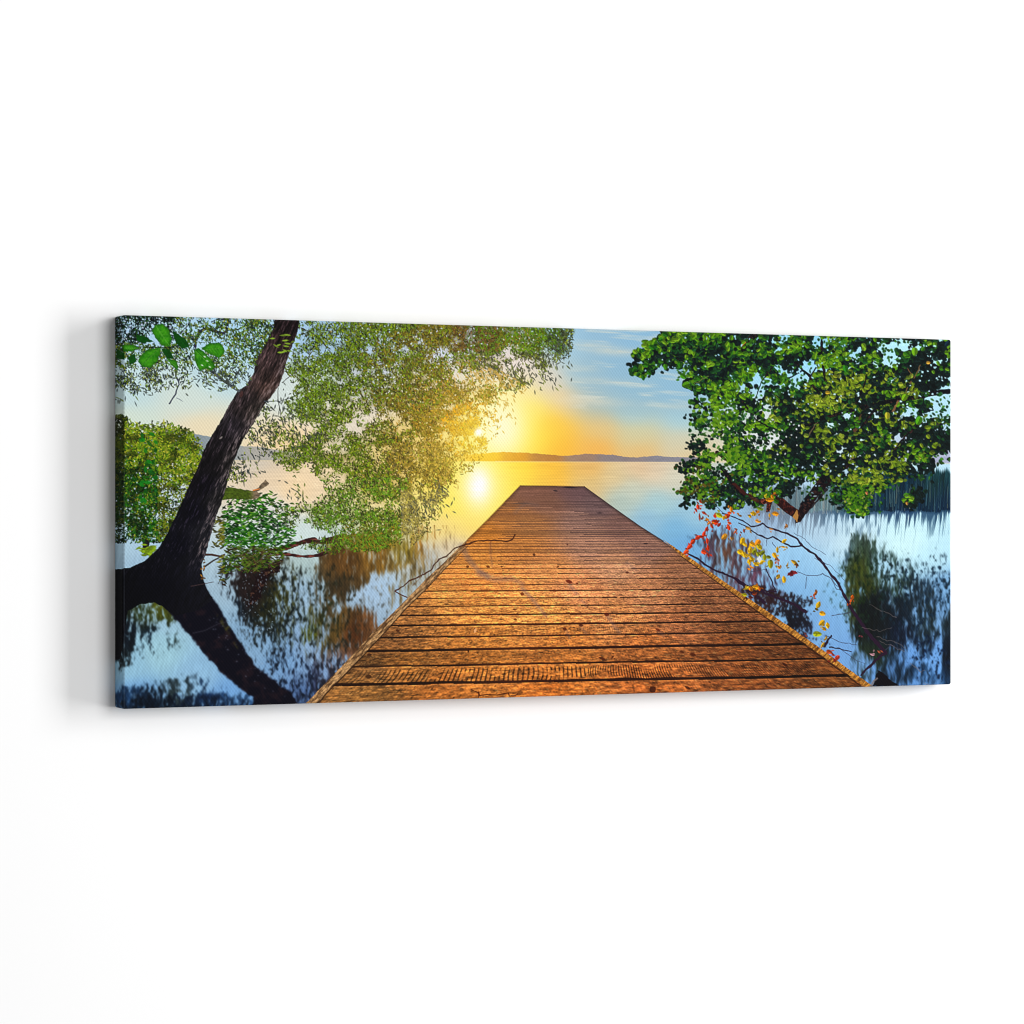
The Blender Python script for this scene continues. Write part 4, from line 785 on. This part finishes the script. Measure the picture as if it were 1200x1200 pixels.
# ------------------------------------------------------------------ bare branch with autumn leaves, right
BR = C(38, 20, 40)
for pts, w0, w1 in (([(1038, 765), (1018, 743), (1008, 728), (999, 715), (989, 697), (983, 684), (972, 671), (966, 661), (955, 650), (940, 640), (934, 631), (923, 625), (910, 621), (900, 617.5), (893, 613.5), (888, 616.5), (880, 617), (870, 610), (858, 605), (846, 601)], 4.2, 1.2),
                    ([(1037, 765), (1024, 776), (1009, 791)], 3.6, 2.4), ([(940, 640), (926, 640), (916, 635), (905, 629), (900, 631), (888, 626), (876, 618), (866, 613)], 2.2, 1.2),
                    ([(806, 649), (816, 653), (826, 662), (838, 668), (852, 674), (864, 679), (876, 687), (892, 693), (910, 700), (926, 706), (945, 717)], 2.0, 2.8), ([(862, 678), (872, 687), (884, 697), (896, 706)], 3, 3), ([(898, 667), (904, 680), (910, 697)], 1.3, 1.2), ([(880, 670), (897, 667.5), (900, 672)], .8, .7),
                    ([(935, 670), (944, 674), (958, 675), (964, 672), (974, 678), (980, 690), (986, 691)], .8, 1), ([(945, 676), (944, 690)], .7, .6), ([(972, 672), (978, 684), (986, 690)], .7, .7), ([(975, 721), (985, 720), (996, 718)], .9, 1.2), ([(880, 688), (895, 692), (910, 694)], 1.2, 1.2), ([(899, 631), (898, 640)], .7, .6), ([(905, 636), (910, 644)], .7, .6),
                    ([(968, 650), (950, 640), (944, 632), (930, 624)], .6, .6), ([(1000, 700), (990, 680), (975, 664), (955, 654)], .5, .5), ([(972, 758), (984, 760), (998, 764)], 1.6, 1), ([(968, 745), (984, 752), (1004, 756)], 1, .8), ([(985, 760), (1000, 772), (1014, 778)], .6, .5), ([(966, 757), (974, 745)], 3, 2), ([(1038, 762), (1044, 756), (1060, 762)], 1, .7), ([(850, 603), (842, 596), (836, 590)], .8, .6), ([(828, 607), (830, 620), (828, 632)], 1, .8)):
    stroke(pts, w0, w1, BR if w0 > 1 else C(56, 56, 76), STEM, .8, 1 if w0 > 1 else .75, None, .7)
for pts in ([(1028, 747), (1040, 750), (1048, 752), (1062, 760)], [(1030, 752), (1046, 757), (1060, 763)], [(1050, 722), (1034, 716), (1020, 708)], [(1066, 778), (1078, 786), (1084, 786)], [(1070, 782), (1082, 789)], [(1010, 735), (1030, 740), (1046, 735)], [(1084, 800), (1094, 805)]):
    stroke(pts, 1.0, .6, C(132, 116, 112), STEM, .8, .42, None, 1.6)
poly([(1022, 805), (1026, 792), (1029, 785), (1036, 790), (1044, 797), (1056, 805)], C(10, 8, 14), STEM, 1, 1.5, 4)
stroke([(866, 596), (876, 584), (888, 582)], .6, .6, C(90, 80, 60), STEM, .8, .5)
stroke([(1020, 806), (1024, 798), (1028, 795)], 3, 2, C(120, 110, 110), STEM, .9, .8)
RED, ORG, YEL, YGR, DRD = (206, 52, 16), (224, 132, 20), (218, 170, 18), (154, 158, 20), (120, 20, 26)
for (x, y, l, w, an, col) in (
    (818, 594, 8, 5, 1.4, RED), (821, 588, 6, 3, .7, (180, 60, 20)), (816, 598, 6, 3, 1.2, RED), (820, 606, 11, 3, 1.5, (150, 60, 40)), (825, 601, 6, 4, .6, (170, 60, 30)), (829, 609, 5, 4, .3, ORG), (838, 612, 9, 7, .3, RED), (834, 616, 8, 4, 1.2, (180, 50, 20)), (843, 615, 7, 4, 2.2, (170, 40, 20)), (852, 605, 10, 7, 2.6, RED), (855, 601, 6, 4, .2, (230, 80, 20)), (843, 604, 9, 7, .5, YGR), (848, 607, 6, 4, 1.5, YEL), (857, 597, 8, 5, 1.4, ORG), (865, 602, 4, 2.4, .5, ORG),
    (854, 618, 9, 5, 1.2, RED), (855, 613, 6, 4, .4, (220, 80, 20)), (831, 613, 7, 3, 2.4, ORG), (828, 620, 8, 4, 2.0, RED), (825, 626, 10, 5, 1.9, RED), (818, 630, 10, 6, 2.6, RED), (812, 635, 10, 6, 2.3, (214, 60, 16)), (808, 641, 10, 6, 2.3, RED), (804, 647, 8, 6, 2.5, (226, 70, 20)), (822, 629, 6, 4, .3, (180, 40, 14)), (829, 634, 9, 4, 1.5, RED), (830, 642, 10, 4, 1.4, RED), (825, 647, 7, 6, .4, (226, 64, 20)), (830, 650, 7, 3, 1.3, (170, 46, 20)), (838, 605, 5, 4, 1.0, RED),
    (883, 602, 9, 6, .3, YEL), (879, 605, 6, 4, 1.0, YEL), (888, 600, 5, 4, 2.5, ORG), (888, 611, 8, 4, .4, (226, 150, 50)), (897, 582, 6, 3, 1.0, (196, 180, 30)), (902, 586, 11, 6, .1, (236, 150, 16)), (905, 582, 6, 4, 1.2, ORG), (909, 602, 8, 6, .2, (230, 146, 20)), (902, 604, 6, 3, 1.5, (190, 140, 40)), (890, 596, 8, 5, .3, (120, 150, 20)), (877, 619, 8, 5, .3, (180, 130, 50)), (862, 623, 8, 3, 2.2, (190, 90, 50)), (872, 622, 6, 3, 1.4, (150, 60, 40)), (849, 629, 9, 7, 2.4, (206, 140, 30)), (857, 631, 6, 2.5, 1.2, (190, 130, 50)), (922, 616, 6, 3.5, 1.2, (200, 130, 60)), (904, 620, 6, 3, .3, (196, 140, 90)),
    (870, 634, 9, 7, 2.0, YEL), (873, 638, 6, 5, .8, YEL), (868, 647, 9, 7, .4, YEL), (872, 650, 8, 6, 1.2, (200, 160, 20)), (879, 645, 9, 7, 1.8, YEL), (882, 638, 8, 7, .5, (230, 160, 20)), (888, 636, 9, 8, 2.2, ORG), (890, 641, 9, 7, .8, (206, 180, 20)), (884, 646, 8, 6, 2.4, (150, 150, 20)), (889, 650, 8, 6, 1.0, YGR), (893, 648, 8, 6, 2.6, (110, 120, 20)), (881, 655, 10, 6, 1.0, YEL), (886, 661, 9, 5, .5, YEL), (892, 659, 9, 6, 2.6, (214, 170, 20)), (896, 653, 9, 6, 1.6, YGR), (878, 658, 7, 5, 1.3, YEL), (889, 656, 5, 4, .5, (220, 210, 190)), (878, 667, 5, 3, .5, ORG), (876, 651, 7, 5, .2, (230, 180, 40)),
    (903, 661, 11, 8, 1.5, (164, 158, 12)), (901, 653, 6, 5, .3, (120, 126, 20)), (908, 651, 8, 6, 1.0, (206, 150, 20)), (911, 655, 6, 3, 1.3, (160, 90, 40)), (911, 644, 8, 4, 1.7, YEL), (919, 634, 8, 5, 2.4, YEL), (918, 641, 7, 3, .2, (216, 160, 40)), (913, 665, 6, 4, .8, (200, 130, 40)), (912, 660, 6, 2, 1.4, (190, 90, 60)), (923, 662, 8, 2, 1.8, (200, 150, 40)), (931, 659, 11, 5, .6, (180, 140, 30)), (934, 662, 6, 4, .7, (110, 60, 30)), (928, 672, 8, 6, 2.0, DRD), (932, 671, 7, 4, .3, (150, 36, 40)), (925, 673, 6, 3, 2.6, DRD),
    (912, 676, 8, 5, 2.1, (196, 150, 20)), (919, 679, 10, 6, 1.4, YEL), (956, 695, 8, 4, 2.2, (206, 110, 20)), (954, 698, 5, 3, 1.3, (180, 70, 20)), (999, 700, 7, 5, 1.7, (224, 100, 20)), (997, 704, 5, 3, 1.8, (210, 90, 30)), (959, 709, 11, 7, 2.0, (200, 160, 20)), (957, 714, 6, 3, .7, (110, 90, 10)), (964, 719, 8, 7, .3, (226, 160, 20)), (963, 730, 9, 7, 2.4, (232, 176, 20)), (970, 733, 9, 6, 1.4, (224, 170, 20)), (966, 737, 7, 5, .7, (200, 150, 20)), (958, 743, 11, 8, .1, (166, 174, 14)), (968, 748, 6, 3, 1.9, (190, 150, 40)), (964, 756, 10, 4, 2.1, (180, 140, 40)),
    (972, 764, 8, 6, .4, (206, 80, 30)), (976, 767, 6, 3, .9, (150, 40, 20)), (981, 771, 8, 6, 2.4, (206, 60, 40)), (978, 774, 6, 3, 1.1, (120, 30, 20)), (886, 688, 10, 7, .2, (236, 160, 20)), (880, 690, 7, 6, .8, ORG), (890, 690, 6, 4, 1.3, (220, 110, 20)), (876, 689, 6, 4, 2.6, (220, 180, 40)), (873, 697, 7, 5, .3, (190, 180, 20)), (884, 696, 6, 4, .1, (130, 50, 20)), (880, 700, 7, 4, .3, (90, 30, 20)), (1022, 767, 7, 3, .4, (190, 140, 150)), (1030, 764, 5, 2, .8, (190, 90, 60)), (945, 745, 4, 3, .6, (130, 60, 60)), (1010, 746, 3, 2, .3, (140, 60, 70))):
    cc = C(*col) * rnd.uniform(.82, 1.04)
    leaf(x, y, l * .92, w * .8, an, cc, AUTUMN, 0 if w < l * .72 else 1, 1, cc * .6 if l > 5 else None)
    for _ in range(2):
        leaf(x + rnd.gauss(0, 2.2), y + rnd.gauss(0, 2.2), rnd.uniform(2.4, 4.6), rnd.uniform(1.2, 2.4), an + rnd.gauss(0, .9), cc * rnd.uniform(.55, 1.08), AUTUMN, 0, .95)
poly([(887, 655), (890, 651), (893, 655), (890, 660)], C(206, 214, 220), LAKE, .8)
# worn, pale line down the folded left edge, with edge highlight painted in
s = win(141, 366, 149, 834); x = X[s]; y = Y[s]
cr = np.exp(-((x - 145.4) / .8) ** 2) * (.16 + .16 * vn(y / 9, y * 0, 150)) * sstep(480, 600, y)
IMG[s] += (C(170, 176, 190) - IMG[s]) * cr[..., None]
# the printer's sharpening
IMG += .75 * (IMG - blur3(blur3(IMG)))
np.clip(IMG, 0, 1, out=IMG)

# ================================================================== the scene
import bpy
S = bpy.context.scene
COL = S.collection
LIGHT = 1.20                                   # light falling on the print, for matching ink to brightness
def ink(rgb):
    lin = np.where(rgb <= .04045, rgb / 12.92, ((rgb + .055) / 1.055) ** 2.4)
    return np.clip(lin / LIGHT, 0.0, .93)

def link(o, parent=None, label=None, **props):
    COL.objects.link(o)
    if parent: o.parent = parent
    if label: o['label'] = label
    for k, v in props.items(): o[k] = v
    return o

# ---- materials
def nodes(name):
    m = bpy.data.materials.new(name); m.use_nodes = True
    nt = m.node_tree; b = nt.nodes['Principled BSDF']
    return m, nt, b
def math_node(nt, op, a, b=None):
    n = nt.nodes.new('ShaderNodeMath'); n.operation = op
    for i, v in enumerate((a, b)):
        if v is None: continue
        if isinstance(v, (int, float)): n.inputs[i].default_value = v
        else: nt.links.new(v, n.inputs[i])
    return n.outputs[0]
def print_material():
    m, nt, b = nodes('printed_canvas')
    at = nt.nodes.new('ShaderNodeAttribute'); at.attribute_name = 'ink'
    tc = nt.nodes.new('ShaderNodeTexCoord'); sp = nt.nodes.new('ShaderNodeSeparateXYZ')
    nt.links.new(tc.outputs['Object'], sp.inputs[0])
    xy = math_node(nt, 'ADD', sp.outputs['X'], sp.outputs['Y'])      # runs on round the folded edge
    def thread(kx, kz):
        return math_node(nt, 'SINE', math_node(nt, 'ADD', math_node(nt, 'MULTIPLY', xy, kx), math_node(nt, 'MULTIPLY', sp.outputs['Z'], kz)))
    w1 = thread(WEAVE * .78, WEAVE * .62); w2 = thread(-WEAVE * .80, WEAVE * .60)
    w = math_node(nt, 'ADD', math_node(nt, 'MULTIPLY', w1, .65), math_node(nt, 'MULTIPLY', w2, .35))
    no = nt.nodes.new('ShaderNodeTexNoise'); no.inputs['Scale'].default_value = 900; no.inputs['Detail'].default_value = 2
    nt.links.new(tc.outputs['Object'], no.inputs['Vector'])
    grain = math_node(nt, 'MULTIPLY', math_node(nt, 'SUBTRACT', no.outputs[0], .5), .10)
    gain = math_node(nt, 'ADD', math_node(nt, 'ADD', math_node(nt, 'MULTIPLY', w, WEAVE_AMT), 1.0), grain)
    vm = nt.nodes.new('ShaderNodeVectorMath'); vm.operation = 'SCALE'
    nt.links.new(at.outputs['Color'], vm.inputs[0]); nt.links.new(gain, vm.inputs['Scale'])
    nt.links.new(vm.outputs[0], b.inputs['Base Color'])
    bp = nt.nodes.new('ShaderNodeBump'); bp.inputs['Strength'].default_value = .12; bp.inputs['Distance'].default_value = .0004
    nt.links.new(w, bp.inputs['Height']); nt.links.new(bp.outputs[0], b.inputs['Normal'])
    b.inputs['Roughness'].default_value = .8
    b.inputs['Specular IOR Level'].default_value = .06
    return m
WEAVE = 2 * math.pi / .0027
WEAVE_AMT = .055
PM = print_material()
def wall_material():
    m, nt, b = nodes('white_wall_paint')
    no = nt.nodes.new('ShaderNodeTexNoise'); no.inputs['Scale'].default_value = 220; no.inputs['Detail'].default_value = 3
    bp = nt.nodes.new('ShaderNodeBump'); bp.inputs['Strength'].default_value = .04; bp.inputs['Distance'].default_value = .0003
    nt.links.new(no.outputs[0], bp.inputs['Height']); nt.links.new(bp.outputs[0], b.inputs['Normal'])
    b.inputs['Base Color'].default_value = (.9, .9, .9, 1); b.inputs['Roughness'].default_value = .9; b.inputs['Specular IOR Level'].default_value = 0.0
    return m

# ---- geometry of the stretched canvas: a box with softly rounded front edges
RAD = .0024
def soften(P):
    q = P.copy()
    q[:, 0] = np.clip(P[:, 0], -CW / 2 + RAD, CW / 2 - RAD)
    q[:, 2] = np.clip(P[:, 2], -CH / 2 + RAD, CH / 2 - RAD)
    q[:, 1] = np.maximum(P[:, 1], -CD + RAD)
    d = P - q; n = np.linalg.norm(d, axis=1, keepdims=True)
    return (q + RAD * d / np.maximum(n, 1e-9)).astype(np.float32)

def grid_mesh(name, P, colour, quads, parent, label=None):
    used, inv = np.unique(quads, return_inverse=True)
    inv = inv.reshape(-1).astype(np.int32)
    me = bpy.data.meshes.new(name)
    nf = len(quads)
    me.vertices.add(len(used)); me.vertices.foreach_set('co', P[used].ravel())
    me.loops.add(nf * 4); me.loops.foreach_set('vertex_index', inv)
    me.polygons.add(nf)
    me.polygons.foreach_set('loop_start', np.arange(0, nf * 4, 4, dtype=np.int32))
    me.polygons.foreach_set('use_smooth', np.ones(nf, bool))
    me.update(calc_edges=True)
    ca = me.color_attributes.new('ink', 'FLOAT_COLOR', 'POINT')
    c4 = np.ones((len(used), 4), np.float32); c4[:, :3] = colour[used]
    ca.data.foreach_set('color', c4.ravel())
    me.materials.append(PM)
    o = bpy.data.objects.new(name, me)
    return link(o, parent, label)

def quad_index(h, w):
    i = np.arange(h * w).reshape(h, w)
    return np.stack([i[:-1, :-1], i[1:, :-1], i[1:, 1:], i[:-1, 1:]], -1)

INK = ink(IMG).astype(np.float32)
root = bpy.data.objects.new('canvas_print', None)
root.empty_display_size = .2
link(root, None, 'wide canvas print of a wooden pier at sunrise hanging on the white wall', category='canvas print')
root.location = (0, -.0015, 1.5)
def holder(name, label):
    o = bpy.data.objects.new(name, None); o.empty_display_size = .05
    return link(o, root, label)

# front of the canvas
fw = NX + 1
gx = np.linspace(-CW / 2, CW / 2, fw, dtype=np.float32); gz = np.linspace(CH / 2, -CH / 2, NY + 1, dtype=np.float32)
FP = np.zeros((NY + 1, fw, 3), np.float32); FP[..., 0] = gx[None, :]; FP[..., 1] = -CD; FP[..., 2] = gz[:, None]
FPs = soften(FP.reshape(-1, 3)); FC = INK[:, MW:].reshape(-1, 3)
FQ = quad_index(NY + 1, fw); FI = IDS[:-1, MW:-1].copy()
def pieces(ids, least, rest):
    """the separate patches of one printed thing; patches smaller than least go to the region named rest"""
    m = FI == ids
    todo = set(map(tuple, np.argwhere(m))); out = []
    while todo:
        a = todo.pop(); st = [a]; cells = [a]
        while st:
            j, i = st.pop()
            for nb in ((j + 1, i), (j - 1, i), (j, i + 1), (j, i - 1), (j + 1, i + 1), (j - 1, i - 1), (j + 1, i - 1), (j - 1, i + 1)):
                if nb in todo: todo.discard(nb); st.append(nb); cells.append(nb)
        if len(cells) >= least: out.append(cells)
        else:
            for j, i in cells: FI[j, i] = rest
    ms = []
    for cells in out:
        k = np.zeros(FI.shape, bool); c = np.array(cells); k[c[:, 0], c[:, 1]] = True; ms.append(k)
    return ms
HILLS = pieces(HILL, 700, SKY); LIMBS = pieces(LIMB, 40, CANOPY); DRIFTS = pieces(DRIFT, 60, LAKE); STUBS = pieces(STUB, 60, CROWN)
def region(mask, name, parent, label=None):
    return grid_mesh(name, FPs, FC, FQ[mask], parent, label)
region(FI == SKY, 'printed_sky', root, 'sunrise sky fading from pale blue to gold')
for k in HILLS: region(k, 'printed_hill', root, 'hazy hill along the far shore')
region(FI == LAKE, 'printed_lake', root, 'calm lake with dark streaky reflections')
region(FI == REED, 'printed_reeds', root, 'blue-green reeds standing in the lake')
pier = region(FI == DECK, 'printed_pier', root, 'orange-brown plank pier running to a far end')
xc = X[:-1, MW:-1]
region((FI == EDGE) & (xc < 680), 'edge_board', pier); region((FI == EDGE) & (xc >= 680), 'edge_board', pier)
lean = holder('printed_leaning_tree', 'dark leaning tree with fine hanging leaves')
region(FI == TRUNK, 'trunk', lean); region(FI == CROWN, 'crown', lean); [region(k, 'broken_branch', lean, 'mossy broken branch') for k in STUBS]
over = holder('printed_overhanging_tree', 'green round-leaved tree reaching over the lake')
[region(k, 'limb', over) for k in LIMBS]; region(FI == CANOPY, 'crown', over)
region(FI == BUSH, 'printed_bush', root, 'yellow-green bush on the shore')
region(FI == SHRUB, 'printed_shrub', root, 'green shrub growing out of the water')
for k in DRIFTS: region(k, 'printed_driftwood', root, 'brown driftwood lying in the shallows')
aut = region(FI == STEM, 'printed_bare_branch', root, 'thin dark branch hanging over the water')
region(FI == AUTUMN, 'autumn_leaves', aut, 'red, orange and yellow autumn leaves')
region(FI == BROAD, 'printed_broad_leaves', root, 'broad bright green leaves in the top corner')
region(FI == TWIG, 'printed_twig', root, 'thin twig lying across the pier edge')

# folded edges: the left one carries the picture on, the others mirror it
def side(P, colour, h, w, flip):
    q = quad_index(h, w).reshape(-1, 4)
    if flip: q = q[:, ::-1]
    grid_mesh('canvas_edge', soften(P.reshape(-1, 3)), colour.reshape(-1, 3), q, root)
dp = np.linspace(0, CD, MW + 1, dtype=np.float32)
P = np.zeros((NY + 1, MW + 1, 3), np.float32); P[..., 0] = -CW / 2; P[..., 1] = -CD + dp[::-1][None, :]; P[..., 2] = gz[:, None]
side(P, INK[:, :MW + 1], NY + 1, MW + 1, False)
P = np.zeros((NY + 1, MW + 1, 3), np.float32); P[..., 0] = CW / 2; P[..., 1] = -CD + dp[None, :]; P[..., 2] = gz[:, None]
side(P, INK[:, ::-1][:, :MW + 1], NY + 1, MW + 1, False)
P = np.zeros((MW + 1, fw, 3), np.float32); P[..., 0] = gx[None, :]; P[..., 1] = -CD + dp[::-1][:, None]; P[..., 2] = CH / 2
side(P, INK[:MW + 1, MW:][::-1], MW + 1, fw, False)
P = np.zeros((MW + 1, fw, 3), np.float32); P[..., 0] = gx[None, :]; P[..., 1] = -CD + dp[:, None]; P[..., 2] = -CH / 2
side(P, INK[-(MW + 1):, MW:][::-1], MW + 1, fw, False)

# ---- wall
me = bpy.data.meshes.new('wall')
me.from_pydata([(-4, 0, -1.5), (4, 0, -1.5), (4, 0, 4.5), (-4, 0, 4.5), (-4, .1, -1.5), (4, .1, -1.5), (4, .1, 4.5), (-4, .1, 4.5)], [],
               [(0, 1, 2, 3), (5, 4, 7, 6), (4, 0, 3, 7), (1, 5, 6, 2), (3, 2, 6, 7), (4, 5, 1, 0)])
me.materials.append(wall_material())
link(bpy.data.objects.new('wall', me), None, 'plain white wall behind the canvas print', kind='structure')

# ---- light: white surroundings, a broad soft lamp in front and one grazing from the right
w = bpy.data.worlds.new('World'); S.world = w; w.use_nodes = True
bg = w.node_tree.nodes['Background']; bg.inputs[0].default_value = (1, 1, 1, 1); bg.inputs[1].default_value = WORLD = .30
from mathutils import Vector
def lamp(name, az, el, dist, sx, sy, power):
    l = bpy.data.lights.new(name, 'AREA'); l.shape = 'RECTANGLE'; l.size = sx; l.size_y = sy; l.energy = power
    o = bpy.data.objects.new(name, l); COL.objects.link(o)
    a, e = math.radians(az), math.radians(el)
    v = Vector((math.sin(a) * math.cos(e), -math.cos(a) * math.cos(e), math.sin(e)))
    o.location = Vector((0, 0, 1.5)) + v * dist
    o.rotation_euler = v.to_track_quat('Z', 'Y').to_euler()
lamp('front_softbox', 18, 9, 4.0, 2.2, 2.4, 92)
lamp('side_softbox', 66, 5, 12.0, 2.6, 9.0, 1720)

# ---- camera
cd = bpy.data.cameras.new('camera'); cam = bpy.data.objects.new('camera', cd); COL.objects.link(cam)
cam.location = (-1.4072, -.0015 - CD - 2.8536, 1.5)
cam.rotation_euler = (math.radians(90), 0, -math.atan2(.426, .9047))
cd.sensor_width = 36; cd.lens = 36 * FL / 1200; cd.clip_end = 100; cd.clip_start = .05
S.camera = cam
S.render.engine = 'CYCLES'
S.cycles.max_bounces = 6; S.cycles.filter_width = 1.15
vs = S.view_settings
vs.view_transform = 'Standard'; vs.look = 'None'; vs.exposure = 0; vs.gamma = 1; vs.use_curve_mapping = False
